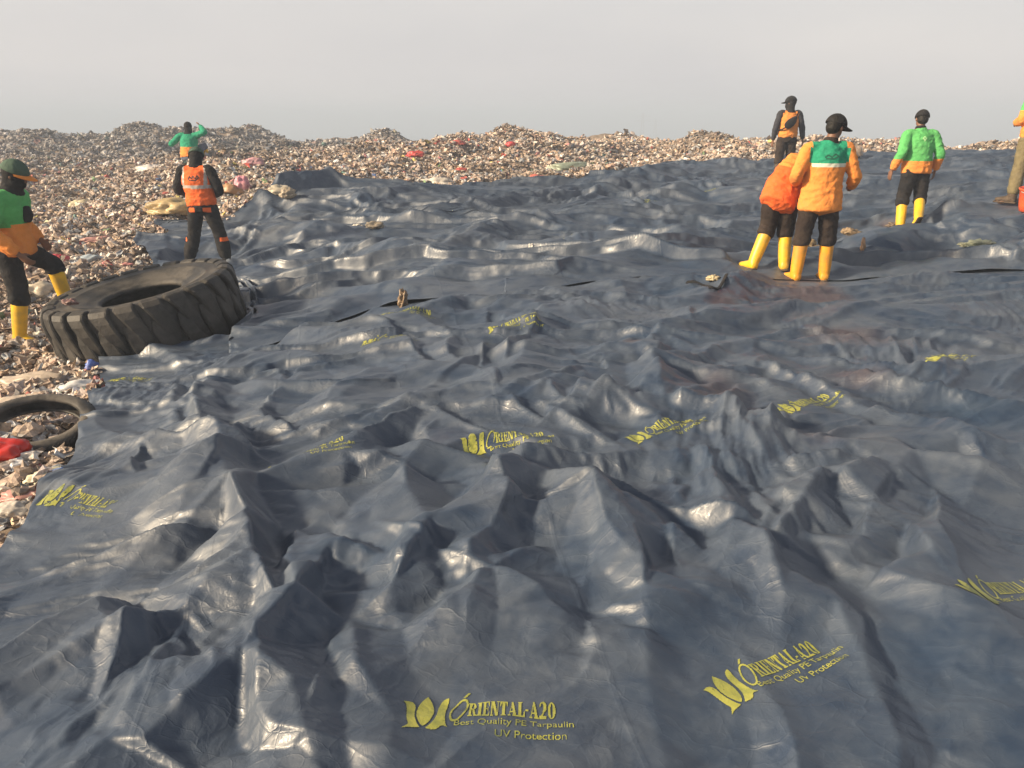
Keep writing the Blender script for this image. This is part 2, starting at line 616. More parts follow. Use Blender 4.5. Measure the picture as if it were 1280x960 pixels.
def relax(P, X0, floor, S, exc, iters, bend, grav, anchor):
    """position-based film: every edge wants a length a little longer than in S, may not sink through the floor, hates to stretch"""
    def rl(a, b): return np.sqrt(((a - b) ** 2).sum(-1))[..., None]
    eh = 1 + .5 * (exc[:, 1:] + exc[:, :-1])[..., None]
    ev = 1 + .5 * (exc[1:] + exc[:-1])[..., None]
    Lh, Lv = rl(S[:, 1:], S[:, :-1]) * eh, rl(S[1:], S[:-1]) * ev
    Ld, Le = rl(S[1:, 1:], S[:-1, :-1]) * ev[:, 1:], rl(S[1:, :-1], S[:-1, 1:]) * ev[:, 1:]
    prev = P.copy()

    def solve(a, b, L, k=.5):
        d = b - a
        ln = np.sqrt(np.einsum('ijk,ijk->ij', d, d))[..., None] + 1e-9
        d *= (ln - L) / ln * k
        a += d
        b -= d
    for it in range(iters):
        vel = (P - prev) * .88
        prev = P.copy()
        P += vel
        P[..., 2] -= grav
        solve(P[:, 0:-1:2], P[:, 1::2], Lh[:, 0::2])
        solve(P[:, 1:-1:2], P[:, 2::2], Lh[:, 1::2])
        solve(P[0:-1:2], P[1::2], Lv[0::2])
        solve(P[1:-1:2], P[2::2], Lv[1::2])
        for q in (0, 1):
            solve(P[q:-1:2, :-1], P[q + 1::2, 1:], Ld[q::2], .3)
            solve(P[q:-1:2, 1:], P[q + 1::2, :-1], Le[q::2], .3)
        if bend:
            lap = np.zeros_like(P)
            lap[:, 1:-1] += (P[:, 2:] + P[:, :-2] - 2 * P[:, 1:-1]) * .25
            lap[1:-1] += (P[2:] + P[:-2] - 2 * P[1:-1]) * .25
            P += bend * lap
        P[..., :2] += (X0[..., :2] - P[..., :2]) * anchor
        P[..., 2] = np.maximum(P[..., 2], floor)
        for s in (np.s_[0], np.s_[-1], np.s_[:, 0], np.s_[:, -1]):
            P[s][..., :2] += (X0[s][..., :2] - P[s][..., :2]) * .5
    return P


SIM = ((.20, 150, .05, .040, .0010), (.45, 90, .02, .022, .0005), (1.0, 36, .006, .008, .0003))


def layered(x, y, far):
    """long low folds lapping over one another towards the camera: a short steep near face, a long back"""
    out = np.zeros_like(x)
    for lam, amp, sd, tw in ((.95, .15, 1, .06), (.62, .10, 2, -.10), (1.35, .17, 3, .16)):
        if not far: lam, amp = lam * .62, amp * .62
        wv = .75 * gnoise(x / (lam * 5.0), y / (lam * 2.2), 140 + sd) + .20 * gnoise(x / (lam * 1.8), y / (lam * 1.2), 150 + sd) + .07 * lnoise(x / (lam * .35), y / (lam * .35), 160 + sd)
        ph = (y + tw * x) / lam + 1.5 * wv + .37 * sd
        f = ph - np.floor(ph)
        k = np.floor(ph)
        rise = .16 + .06 * np.sin(k * 2.3)
        h = np.where(f < rise, f / rise, 1 - (f - rise) / (1 - rise))
        h = np.maximum(h, 0) ** 1.25
        msk = smooth(-.15, .55, gnoise(x / (lam * 4.2) + 3.1 * k, y / (lam * 8) + 1.7 * k, 170 + sd) * 1.3 + .25)
        out = np.maximum(out, amp * h * msk) * .75 + .25 * (out + amp * h * msk)
    return out


def radiating(x, y):
    """long pulled creases that fan out from where the sheet is bunched up"""
    out = np.zeros_like(x)
    for (cx, cy), n, amp, sd in (((-.2, 4.4), 3.1, .105, 1), ((1.3, 5.4), 3.7, .095, 2), ((-.75, 3.1), 2.5, .085, 3), ((.6, 3.2), 2.7, .08, 4), ((2.3, 4.0), 2.8, .085, 5), ((-1.5, 2.9), 2.2, .07, 6)):
        dx, dy = x - cx, y - cy
        r = np.hypot(dx, dy)
        ph = np.arctan2(dx, -dy) * n + .45 * gnoise(x / .9, y / .9, 210 + sd) + .07 * gnoise(x / .33, y / .33, 215 + sd) + .3 * sd
        k = np.floor(ph)
        f = ph - k
        rise = .38 + .2 * np.sin(k * 1.9 + sd)
        h = np.where(f < rise, f / rise, (1 - f) / (1 - rise)) ** 1.35
        m = smooth(.25, .9, r) * (1 - smooth(1.6, 3.2, r)) * smooth(-.25, .45, gnoise(k * 3.7 + sd, r / 1.1 + k * 1.3, 220 + sd) + .12)
        out = np.maximum(out, amp * h * m)
    return out


def make_sheet(layout, R, C, far, seed, lift=None, rim_press=None):
    P = None
    for s, iters, bend, exc, grav in SIM:
        r, c = int(R * s), int(C * s)
        vv, uu = np.meshgrid(np.linspace(0, 1, r), np.linspace(0, 1, c), indexing='ij')
        X, Y = layout(uu, vv)
        base = base_z(X, Y)
        b = tent(far)(X, Y)
        b = blur(b, int(round((1.5 if far else 1) * s * s)) or 0)
        far_w = 1.0 if far else .75 * smooth(2.8, 5.0, Y)
        b = b * (1 - .25 * (far_w if not far else 1)) + far_w * layered(X, Y, far)
        if not far: b = b * .85 + radiating(X, Y) * (1 - .5 * smooth(4, 6, Y))
        b = b + (1.05 if far else .7) * crumple(X, Y, far, False) + .03 * fbm(X / 1.6, Y / 1.1, seed, 2)
        if s == 1.0: b = b + (1.5 if far else 1.6) * crumple(X, Y, far, True)
        fl = np.ones_like(b)
        for fx, fy, rad in FLAT:
            d = np.hypot(X - fx, Y - fy)
            fl = np.minimum(fl, .12 + .88 * smooth(rad * .6, rad * 1.7, d))
        b = .02 + (b - .02) * fl
        cm = np.ones_like(b)
        for fx, fy, rad, kp in CALM:
            cm = np.minimum(cm, kp + (1 - kp) * smooth(rad * .5, rad * 1.5, np.hypot(X - fx, Y - fy)))
        b = .03 + (b - .03) * cm
        fl = fl * cm
        if rim_press is not None: b = b * rim_press(uu, vv, X, Y)
        if lift is not None: b = b + lift(uu, vv, X, Y)
        floor = base + b
        X0 = np.dstack([X, Y, floor])
        cell = np.hypot(np.gradient(X, axis=1), np.gradient(Y, axis=0)) * .7
        ev = exc * np.clip(.7 + 1.0 * fbm(X / 1.1, Y / 1.1, seed + 3, 2), .0, 2) * fl
        if P is None:
            P = X0.copy()
            P[..., 2] += cell * .3 * np.abs(RNG.normal(size=floor.shape))
            S = X0.copy()
            for _ in range(2): S[..., 2] = blur(S[..., 2], 1)
            P = relax(P, X0, floor, S, ev, iters, bend, grav, .02)
        else:
            P = upsample(P, r, c)
            S = P.copy()
            P[..., 2] += cell * .25 * RNG.normal(size=floor.shape) * fl
            P = relax(P, S, floor, S, ev, iters, bend, grav, .02)
    zz = blur(P[..., 2], 4)
    P[..., 2] = zz + np.clip(P[..., 2] - zz, -.012, .02)
    P[..., :2] = X0[..., :2] + np.clip(P[..., :2] - X0[..., :2], -.035, .035)
    P[..., 2] = floor + (P[..., 2] - floor) * (.25 if far else .75)
    if rim_press is not None:
        P[..., 2] = floor + (P[..., 2] - floor) * rim_press(uu, vv, X, Y) * (.15 + .85 * fl)
    return P, X0


def curve1(pts):
    """x of a boundary as a function of y, or y as a function of u"""
    a = np.array(sorted(pts))
    return lambda t: np.interp(t, a[:, 0], a[:, 1])


_edge1 = [hit(*p) for p in [(0, 690), (45, 640), (92, 572), (110, 525), (128, 452)]]
XL1 = curve1([(p[1], p[0]) for p in _edge1] + [(.5, -1.75), (1.5, -1.9), (9.5, -4.4)])
_xl1 = XL1
XL1 = lambda y: _xl1(y) + .035 * fbm(np.asarray(y) / .5, np.asarray(y) * 0 + 2.2, 301, 3)
XR1 = lambda y: .95 * y + 1.5


def top_of(pxs, xl, xr):
    out = []
    for p in pxs:
        h = hit(*p)
        u = (h[0] - xl(h[1])) / (xr(h[1]) - xl(h[1]))
        out.append((u, h[1]))
    return out


def back_line(pxs):
    """distance of a sheet's rim as a function of x"""
    a = np.array(sorted([tuple(hit(*p)[:2]) for p in pxs]))
    return lambda x: np.interp(x, a[:, 0], a[:, 1])


Y1 = back_line([(132, 447), (200, 450), (262, 458), (300, 420), (330, 398), (480, 383), (620, 372), (760, 352), (880, 350), (1000, 350), (1160, 346), (1280, 340), (1500, 335)])
XL2 = curve1([(hit(*p)[1], hit(*p)[0]) for p in [(225, 425), (240, 385), (205, 345), (190, 300)]] + [(1, -1.8), (30, -8)])
_xl2 = XL2
XL2 = lambda y: _xl2(y) + .10 * fbm(np.asarray(y) / .6, np.asarray(y) * 0 + 5.2, 302, 3)
XR2 = lambda y: 1.0 * y + 2.0
Y2 = back_line([(190, 345), (300, 348), (450, 342), (640, 328), (760, 322), (880, 318), (1040, 324), (1160, 308), (1280, 292), (1500, 280)])
XL3 = curve1([(hit(*p)[1], hit(*p)[0]) for p in [(188, 336), (190, 290), (240, 287), (325, 262)]] + [(1, -2.), (40, -8)])
_xl3 = XL3
XL3 = lambda y: _xl3(y) + .22 * fbm(np.asarray(y) / .9, np.asarray(y) * 0 + 8.2, 303, 3)
Y3 = back_line([(190, 285), (240, 285), (330, 256), (390, 238), (490, 240), (600, 236), (700, 226), (850, 211), (960, 208), (1100, 199), (1280, 197), (1500, 196)])


def rim(u, xl, xr, yx, y0):
    y = np.full(np.shape(u), float(y0))
    for _ in range(12):
        y = .5 * y + .5 * yx(xl(y) + (xr(y) - xl(y)) * u)
    return y


_u1 = np.linspace(0, 1, 400)
_y1 = rim(_u1, XL1, XR1, Y1, 7) + .7 * smooth(-2.8, -.6, XL1(7.) + (XR1(7.) - XL1(7.)) * _u1)
_g = np.exp(-.5 * (np.arange(-45, 46) / 16.) ** 2)
_y1 = np.convolve(np.pad(_y1, 45, mode='edge'), _g / _g.sum(), 'valid')


def lay1(u, v):
    yt = np.interp(u, _u1, _y1)
    yc = 8.0
    y = .55 * (yc / .55) ** v + (yt - yc) * v ** 6
    return XL1(y) + (XR1(y) - XL1(y)) * u, y


def lay2(u, v):
    yb = rim(u, XL2, XR2, Y1, 7)
    yt = np.maximum(rim(u, XL2, XR2, Y2, 10), yb + .2) + .7
    y = yb * (yt / yb) ** v
    return XL2(y) + (XR2(y) - XL2(y)) * u, y


def lay3(u, v):
    yb = rim(u, XL3, XR2, Y2, 10)
    yt = np.maximum(rim(u, XL3, XR2, Y3, 18), yb + .3)
    y = yb * (yt / yb) ** v
    return XL3(y) + (XR2(y) - XL3(y)) * u, y


def lift2(u, v, X, Y):
    d = Y - Y[0][None, :]
    return (-.012 + .055 * np.maximum(0, fbm(X / .9, Y * 0 + 3, 61, 2) - .25)) * np.exp(-d / .16) + .012 * np.exp(-d / .9)


def lift3(u, v, X, Y):
    d = Y - Y[0][None, :]
    right = smooth(2.5, 4.0, X) * (.6 + .4 * fbm(X / .8, Y * 0 + 2, 75, 2))
    return (-.014 + .06 * np.maximum(0, fbm(X / 1.1, Y * 0 + 9, 71, 2) - .25) + .10 * right) * np.exp(-d / .25) + .014 * np.exp(-d / 1.)


def lift1(u, v, X, Y):
    return -.012 * smooth(.4, .0, (Y1(X) - Y)) * smooth(-2.6, -1.9, X)


def press1(u, v, X, Y):
    return 1 - .8 * smooth(.25, 0, Y1(X) - Y) * smooth(-2.6, -1.9, X)


def press23(u, v, X, Y):
    return .14 + .86 * smooth(0, .6, Y - Y[0][None, :])
def mat_tarp():
    t = NT('tarpaulin_plastic')
    co = t.n('ShaderNodeTexCoord').outputs['Object']
    # base: navy film, here and there thinly dusted; red-brown mud smears where people walked
    n1 = t.noise(co, .9, 4, .62)
    n2 = t.noise(co, 5.5, 4, .65, .4)
    base = t.ramp(n2, [(.3, (.0035, .0215, .060)), (.7, (.006, .033, .080))])
    dust = t.math('MULTIPLY', t.ramp(t.math('MULTIPLY', n1, n2), [(.14, (.25, .25, .25)), (.36, (1, 1, 1))]), .31)
    c = t.mix(dust, base, (.205, .21, .215))
    sx = t.n('ShaderNodeSeparateXYZ')
    t.l(co, sx.inputs[0])
    mud = None
    for (mx, my, rx, ry, k) in STAINS:
        a = t.math('DIVIDE', t.math('SUBTRACT', sx.outputs[0], mx), rx)
        b = t.math('DIVIDE', t.math('SUBTRACT', sx.outputs[1], my), ry)
        d = t.math('SQRT', t.math('ADD', t.math('MULTIPLY', a, a), t.math('MULTIPLY', b, b)))
        f = t.math('MULTIPLY', t.math('SUBTRACT', 1.0, d, True), k)
        mud = f if mud is None else t.math('MAXIMUM', mud, f)
    n3 = t.noise(co, 7, 3, .7)
    mf = t.ramp(t.math('MULTIPLY', mud, t.math('ADD', n3, .45)), [(.12, (0, 0, 0)), (.5, (1, 1, 1))])
    c = t.mix(t.math('MULTIPLY', mf, .42), c, (.085, .035, .022))
    rough = t.math('ADD', t.math('MULTIPLY', n2, .20), .38)
    rough = t.math('ADD', rough, t.math('MULTIPLY', dust, .25))
    rough = t.math('ADD', rough, t.math('MULTIPLY', mf, .15))
    # fine creases of the film: sharp little facets, plus long scratches and the pressed-in weave lines
    wob = t.n('ShaderNodeTexNoise')
    wob.inputs['Scale'].default_value = 6
    wob.inputs['Detail'].default_value = 3
    t.l(co, wob.inputs['Vector'])
    add = t.n('ShaderNodeMixRGB', blend_type='ADD')
    add.inputs[0].default_value = .12
    t.l(co, add.inputs[1]); t.l(wob.outputs['Color'], add.inputs[2])
    cr2 = t.noise(co, 24, 3, .6, 1.2)
    wv = t.math('ABSOLUTE', t.math('SUBTRACT', t.noise(co, 8, 3, .55, 1.0), .5))
    amt = t.ramp(t.noise(co, 1.7, 2), [(.35, (.25, .25, .25)), (.7, (1, 1, 1))])
    h = t.math('MULTIPLY', cr2, .008)
    h = t.math('ADD', h, t.math('MULTIPLY', wv, .022))
    h = t.math('MULTIPLY', h, amt)
    # straight creases left from handling: thin raised lines between flat panels
    for sc, st, am, off in ((3.6, 2.2, .0060, 0), (8.5, 1.8, .0030, 3.3)):
        mp2 = t.n('ShaderNodeMapping')
        mp2.inputs['Scale'].default_value = (1, st, 1)
        mp2.inputs['Rotation'].default_value = (0, 0, .5 + off)
        mp2.inputs['Location'].default_value = (off, off, 0)
        t.l(add.outputs[0], mp2.inputs['Vector'])
        ve = t.n('ShaderNodeTexVoronoi', feature='DISTANCE_TO_EDGE')
        ve.inputs['Scale'].default_value = sc
        t.l(mp2.outputs[0], ve.inputs['Vector'])
        ln = t.ramp(ve.outputs['Distance'], [(0, (1, 1, 1)), (.03, (.3, .3, .3)), (.12, (0, 0, 0))])
        h = t.math('ADD', h, t.math('MULTIPLY', t.math('MULTIPLY', ln, amt), am))
    # welded seams between the strips of film
    sd = t.math('ADD', t.math('MULTIPLY', sx.outputs[0], .985), t.math('MULTIPLY', sx.outputs[1], .17))
    sd = t.math('ADD', sd, t.math('MULTIPLY', t.noise(co, .8, 2), .10))
    fr = t.math('ABSOLUTE', t.math('SUBTRACT', t.math('FRACT', t.math('DIVIDE', sd, 1.3)), .5))
    h = t.math('ADD', h, t.math('MULTIPLY', t.ramp(fr, [(0, (1, 1, 1)), (.006, (1, 1, 1)), (.0085, (0, 0, 0))]), .0035))
    b = t.bump(h, .30, 1.0)
    t.set(Base_Color=c, Roughness=rough, Normal=b, IOR=1.5, Specular_IOR_Level=.85, Coat_Weight=.09, Coat_Roughness=.16, Coat_Normal=b)
    return t.m


STAINS = []
for (px, py, rx, ry, k) in [(1020, 372, .45, .5, 1.0), (905, 385, .22, .4, .8), (1060, 430, .5, .6, .55), (1075, 485, .35, .35, .55), (900, 500, .3, .5, .5), (960, 352, .3, .35, .8), (790, 440, .1, .2, .8),
                            (1270, 262, .4, .5, .7), (1000, 350, .3, .25, .9), (1020, 560, .3, .4, .3), (560, 560, .3, .3, .25), (1110, 290, .3, .4, .6)]:
    p = hit(px, py)
    STAINS.append((p[0], p[1], rx, ry, k))

for (px, py, r) in [(1000, 350, .30), (1030, 350, .30), (945, 340, .26), (977, 346, .26), (1135, 293, .38), (1137, 305, .42), (245, 332, .3), (283, 334, .3), (1265, 252, .6), (1275, 268, .5)]:
    p = hit(px, py)
    FLAT.append((p[0], p[1], r))

for (px, py, r, kp) in [(600, 905, .30, .40), (985, 860, .30, .40), (1270, 770, .25, .5), (385, 592, .28, .55), (840, 550, .25, .6), (115, 652, .3, .5), (1020, 515, .2, .6)]:
    p = hit(px, py)
    CALM.append((p[0], p[1], r, kp))

M_TARP = mat_tarp()
QUAL = globals().get('QUAL', 1.0)


def grid_faces(R, C):
    i = np.arange(R * C).reshape(R, C)
    return np.stack([i[:-1, :-1].ravel(), i[:-1, 1:].ravel(), i[1:, 1:].ravel(), i[1:, :-1].ravel()], 1)


SHEETS = {}
for nm, lay, R, C, far, seed, lift, lab in [
        ('tarpaulin', lay1, 720, 640, False, 3, lift1, 'nearest navy plastic tarpaulin, big crumpled folds, filling the lower half of the view'),
        ('tarpaulin', lay2, 290, 520, True, 5, lift2, 'middle navy tarpaulin strip beside the big tyre, its near rim lapping over the foreground sheet'),
        ('tarpaulin', lay3, 500, 620, True, 9, lift3, 'farthest navy tarpaulin, long wavy folds reaching back to the rubbish heap')]:
    P, X0 = make_sheet(lay, int(R * QUAL), int(C * QUAL), far, seed, lift, press1 if not far else press23)
    o = mesh_obj(nm, P.reshape(-1, 3), grid_faces(*P.shape[:2]), M_TARP)
    tag(o, lab, 'tarpaulin', 'tarpaulin sheets spread over the rubbish')
    SHEETS[len(SHEETS) + 1] = (o, P, lay)
    print('sheet', P.shape, round(time.time() - T0, 1))
# ------------------------------------------------------------------ ground: one sheet, the heap and the plain beyond it
def in_tarp(x, y):
    m = np.minimum(x - XL1(y), Y1(x) + .3 - y)
    m = np.maximum(m, np.minimum(np.minimum(x - XL2(y), Y2(x) + .3 - y), y - 4))
    m = np.maximum(m, np.minimum(np.minimum(x - XL3(y), Y3(x) - y), y - 6))
    return np.minimum(m, .95 * y + 1.4 - x)     # > 0 inside, in metres


MOUNDS = [(at(px, 168, 28)[0], 28.0, a, r) for px, a, r in ((631, .28, .4), (742, .16, 1.2), (893, .34, .75), (905, .2, 1.4), (1190, -.1, 1.2))]


def heap_z(x, y):
    """the rubbish surface: base plus lumps, flattening under the sheets"""
    z = ground_z(x, y)
    far = smooth(8, 26, y)
    lump = .10 * fbm(x / .8, y / .7, 91, 4) + far * .18 * fbm(x / 2.2, y / 1.8, 95, 4) + smooth(22, 36, y) * smooth(1, -6, x) * (.62 * np.abs(fbm(x / 5.5, y / 3.5, 99, 3)) - .18)
    lump = lump + smooth(19, 27, y) * smooth(-4, 0, x) * .42 * fbm(x / 4.2, y / 5.0, 123, 3)
    for mx, my, ma, mr in MOUNDS: lump = lump + ma * np.exp(-((x - mx) ** 2 / (mr * 1.6) ** 2 + (y - my) ** 2 / mr ** 2))
    lump = lump + .36 * np.exp(-((x + 7.6) ** 2 + (y - 19.6) ** 2) / 1.6)
    hill = 1 - smooth(crest_y(x) + 8, crest_y(x) + 40, y)
    hill = hill * (1 - smooth(40, 70, np.abs(x)))
    return z + lump * hill


def build_ground():
    ys = np.concatenate([-np.geomspace(200, .8, 40), np.linspace(-.5, 3, 20), np.geomspace(3.1, 60, 330), np.geomspace(62, 14000, 90)])
    us = np.concatenate([-np.geomspace(14, 1.25, 30), np.linspace(-1.2, 1.2, 420), np.geomspace(1.25, 14, 30)])
    Y, U = np.meshgrid(ys, us, indexing='ij')
    X = U * (np.abs(Y) * .85 + 3.2)
    Z = heap_z(X, Y)
    Z = Z - .16 * smooth(-.1, .15, in_tarp(X, Y))
    t = NT('rubbish_soil')
    co = t.n('ShaderNodeTexCoord').outputs['Object']
    sx = t.n('ShaderNodeSeparateXYZ'); t.l(co, sx.inputs[0])
    a = t.noise(co, 5, 8, .7)
    soil = t.ramp(a, [(.3, (.11, .085, .068)), (.48, (.21, .165, .13)), (.6, (.29, .235, .19)), (.75, (.40, .345, .29))])
    p1 = t.noise(co, .012, 7, .7)
    plain = t.ramp(p1, [(.35, (.035, .05, .035)), (.55, (.07, .085, .06)), (.7, (.14, .14, .12))])
    k = t.ramp(t.math('MULTIPLY', sx.outputs[2], -.05), [(.3, (0, 0, 0)), (.9, (1, 1, 1))])
    c = t.mix(k, soil, plain)
    b = t.bump(a, .6, .08)
    t.set(Base_Color=c, Roughness=.95, Normal=b, Specular_IOR_Level=.1)
    o = mesh_obj('ground', np.dstack([X, Y, Z]).reshape(-1, 3), grid_faces(*X.shape), t.m)
    tag(o, kind='structure', label='brown rubbish-strewn ground of the heap and the plain beyond')
    return o


ground = build_ground()

# ------------------------------------------------------------------ haze
def haze_box():
    bm = bmesh.new()
    bmesh.ops.create_cube(bm, size=1)
    me = bpy.data.meshes.new('haze')
    bm.to_mesh(me)
    o = bpy.data.objects.new('haze', me)
    COL.objects.link(o)
    zb, zt = -36, 8.0
    o.scale = (30000, 15200, zt - zb)
    o.location = (0, 7300, (zb + zt) / 2)
    for v in me.vertices:
        v.co = Vector((v.co.x * o.scale.x, v.co.y * o.scale.y, v.co.z * o.scale.z))
    o.scale = (1, 1, 1)
    m = bpy.data.materials.new('haze_air')
    m.use_nodes = True
    nt = m.node_tree
    nt.nodes.remove(nt.nodes['Principled BSDF'])
    pv = nt.nodes.new('ShaderNodeVolumePrincipled')
    pv.inputs['Color'].default_value = (.57, .66, .80, 1)
    pv.inputs['Density'].default_value = .0042
    pv.inputs['Anisotropy'].default_value = .0
    nt.links.new(pv.outputs[0], nt.nodes['Material Output'].inputs['Volume'])
    me.materials.append(m)
    tag(o, 'pale haze over the heap and the plain', kind='stuff')
    return o


if globals().get('HAZE', True):
    haze_box()
# ------------------------------------------------------------------ rubbish: countless bits as one mass, the larger finds one by one
def ico(sub):
    bm = bmesh.new()
    bmesh.ops.create_icosphere(bm, subdivisions=sub, radius=1)
    v = np.array([p.co[:] for p in bm.verts])
    f = np.array([[q.index for q in p.verts] for p in bm.faces])
    bm.free()
    return v, f


def rand_rot(n, tilt, rg):
    """random turn about the vertical, then a limited tilt"""
    a, b, c = rg.uniform(0, 2 * np.pi, n), rg.normal(size=n) * tilt, rg.normal(size=n) * tilt
    ca, sa, cb, sb, cc, sc = np.cos(a), np.sin(a), np.cos(b), np.sin(b), np.cos(c), np.sin(c)
    Z = np.zeros(n); O = np.ones(n)
    Rz = np.array([[ca, -sa, Z], [sa, ca, Z], [Z, Z, O]]).transpose(2, 0, 1)
    Rx = np.array([[O, Z, Z], [Z, cb, -sb], [Z, sb, cb]]).transpose(2, 0, 1)
    Ry = np.array([[cc, Z, sc], [Z, O, Z], [-sc, Z, cc]]).transpose(2, 0, 1)
    return Rx @ Ry @ Rz


def protos(near, rg):
    out = []
    v0, f0 = ico(2 if near else 1)
    for k in range(10):                                  # crumpled lumps
        v = v0 * (1 + .30 * rg.normal(size=len(v0)))[:, None] * np.array([1, rg.uniform(.5, .95), rg.uniform(.3, .6)])
        out.append((v, f0, .46 / 10, .5))
    n = 5 if near else 4
    g = np.stack(np.meshgrid(np.linspace(-1, 1, n), np.linspace(-1, 1, n), indexing='ij'), -1).reshape(-1, 2)
    ff = []
    for i in range(n - 1):
        for j in range(n - 1):
            a = i * n + j
            ff += [[a, a + 1, a + n + 1], [a, a + n + 1, a + n]]
    ff = np.array(ff)
    for k in range(10):                                  # torn film and paper
        v = np.zeros((n * n, 3))
        v[:, :2] = g * np.array([1, rg.uniform(.35, .9)]) + rg.normal(size=(n * n, 2)) * .14
        v[:, 2] = .35 * np.sin(g[:, 0] * rg.uniform(1, 3) + rg.uniform(0, 6)) * rg.uniform(.3, 1) + rg.normal(size=n * n) * .20
        out.append((v, ff, .40 / 10, .42))
    bx = np.array([[x, y, z] for x in (-1, 1) for y in (-1, 1) for z in (-1, 1)], float)
    bf = np.array([[0, 1, 3], [0, 3, 2], [4, 6, 7], [4, 7, 5], [0, 4, 5], [0, 5, 1], [2, 3, 7], [2, 7, 6], [0, 2, 6], [0, 6, 4], [1, 5, 7], [1, 7, 3]])
    for k in range(4):                                   # sticks, straps, crushed cartons
        v = bx * (np.array([1.6, .10, .06]) if k < 2 else np.array([.8, .5, .25])) + rg.normal(size=(8, 3)) * .07
        out.append((v, bf, .12 / 4, .4))
    return out


PAL = np.array([(.48, .37, .30), (.56, .46, .39), (.62, .575, .52), (.36, .28, .22), (.25, .195, .155), (.13, .11, .095), (.33, .31, .29),
                (.42, .30, .20), (.46, .40, .38), (.22, .24, .27), (.62, .61, .60), (.30, .33, .36), (.36, .24, .19),
                (.42, .06, .05), (.50, .20, .20), (.10, .22, .20), (.12, .2, .42), (.5, .42, .12), (.14, .27, .12)])
PW = np.array([15, 13, 9, 12, 8, 6, 8, 8, 7, 5, 4, 4, 5, 1.0, 1.1, .45, .5, .5, .4])
PW = PW / PW.sum()


def scatter(strips, near, rg):
    X, Y, S = [], [], []
    for y0, y1, dens, med in strips:
        hw = .80 * y1 + 1.8
        n = int((y1 - y0) * 2 * hw * dens)
        x, y = rg.uniform(-hw, hw, n), rg.uniform(y0, y1, n)
        inside = in_tarp(x, y)
        k = (inside < .02 + .16 * np.maximum(0, fbm(x / .5, y / .5, 77, 2)) * (y > 6.5)) & (y < crest_y(x) + 5)
        k &= ~((x > .3 * y + 1) & (y < 14))
        x, y = x[k], y[k]
        X.append(x); Y.append(y); S.append(med * np.minimum(np.exp(rg.normal(size=len(x)) * .45), 2.1))
    X, Y, S = map(np.concatenate, (X, Y, S))
    n = len(X)
    # swarms: some stretches darker rubbish, some paler
    grp = fbm(X / 2.3, Y / 2.3, 131, 3)
    ci = rg.choice(len(PAL), n, p=PW)
    col = PAL[ci] * np.exp(rg.normal(size=n) * .22)[:, None]
    dk = smooth(.25, .75, grp)[:, None]
    col = col * (1 - .38 * dk) * 1.2
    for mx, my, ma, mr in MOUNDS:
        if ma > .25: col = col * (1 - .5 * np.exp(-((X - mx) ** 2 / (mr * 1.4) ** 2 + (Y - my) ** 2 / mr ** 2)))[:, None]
    grey = (smooth(22, 34, Y) * smooth(-1, -8, X))[:, None]  # distance haze put into the colour of the far left heap: greyer, bluer
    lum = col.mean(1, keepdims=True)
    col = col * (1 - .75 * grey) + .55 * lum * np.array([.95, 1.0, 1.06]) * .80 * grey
    kind = protos(near, rg)
    pr = np.array([k[2] for k in kind]); pr /= pr.sum()
    ki = rg.choice(len(kind), n, p=pr)
    Zg = heap_z(X, Y)
    V, F, Cc, off = [], [], [], 0
    for i, (pv, pf, _, tilt) in enumerate(kind):
        m = np.where(ki == i)[0]
        if not len(m): continue
        R = rand_rot(len(m), tilt, rg)
        v = np.einsum('nij,vj->nvi', R, pv) * S[m][:, None, None]
        v += np.stack([X[m], Y[m], Zg[m] + S[m] * rg.uniform(.05, .65, len(m))], 1)[:, None]
        V.append(v.reshape(-1, 3))
        F.append((pf[None] + (np.arange(len(m)) * len(pv))[:, None, None] + off).reshape(-1, 3))
        Cc.append(np.repeat(col[m], len(pv), 0))
        off += len(m) * len(pv)
    return np.concatenate(V), np.concatenate(F), np.concatenate(Cc)


def mat_rubbish():
    t = NT('mixed_rubbish')
    at_ = t.n('ShaderNodeAttribute', attribute_name='tint')
    co = t.n('ShaderNodeTexCoord').outputs['Object']
    nz = t.noise(co, 19, 4, .65)
    dirt = t.ramp(nz, [(.42, (0, 0, 0)), (.66, (.75, .75, .75))])
    c = t.mix(dirt, at_.outputs['Color'], (.22, .175, .14))
    t.set(Base_Color=c, Roughness=.62, Specular_IOR_Level=.35, Normal=t.bump(t.noise(co, 45, 3), .3, .02))
    return t.m


M_RUB = mat_rubbish()


def add_stuff(name, strips, near, seed, label):
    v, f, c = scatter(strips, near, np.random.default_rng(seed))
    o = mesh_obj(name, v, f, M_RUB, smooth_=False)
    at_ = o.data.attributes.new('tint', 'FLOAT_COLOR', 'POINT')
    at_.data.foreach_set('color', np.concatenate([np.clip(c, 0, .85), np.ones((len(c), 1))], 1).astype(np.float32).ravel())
    tag(o, label, kind='stuff')
    print(name, len(f), round(time.time() - T0, 1))
    return o


add_stuff('loose_rubbish', [(2.0, 4, 560, .029), (4, 7, 500, .032), (7, 10, 400, .036), (10, 14, 270, .044)], True, 5, 'loose mixed rubbish beside the tarpaulins, tan, white and brown scraps')
add_stuff('rubbish_heap', [(14, 19, 280, .040), (19, 25, 210, .045), (25, 33, 150, .051), (33, 52, 70, .076)], False, 6, 'far heap of mixed rubbish up to the skyline')


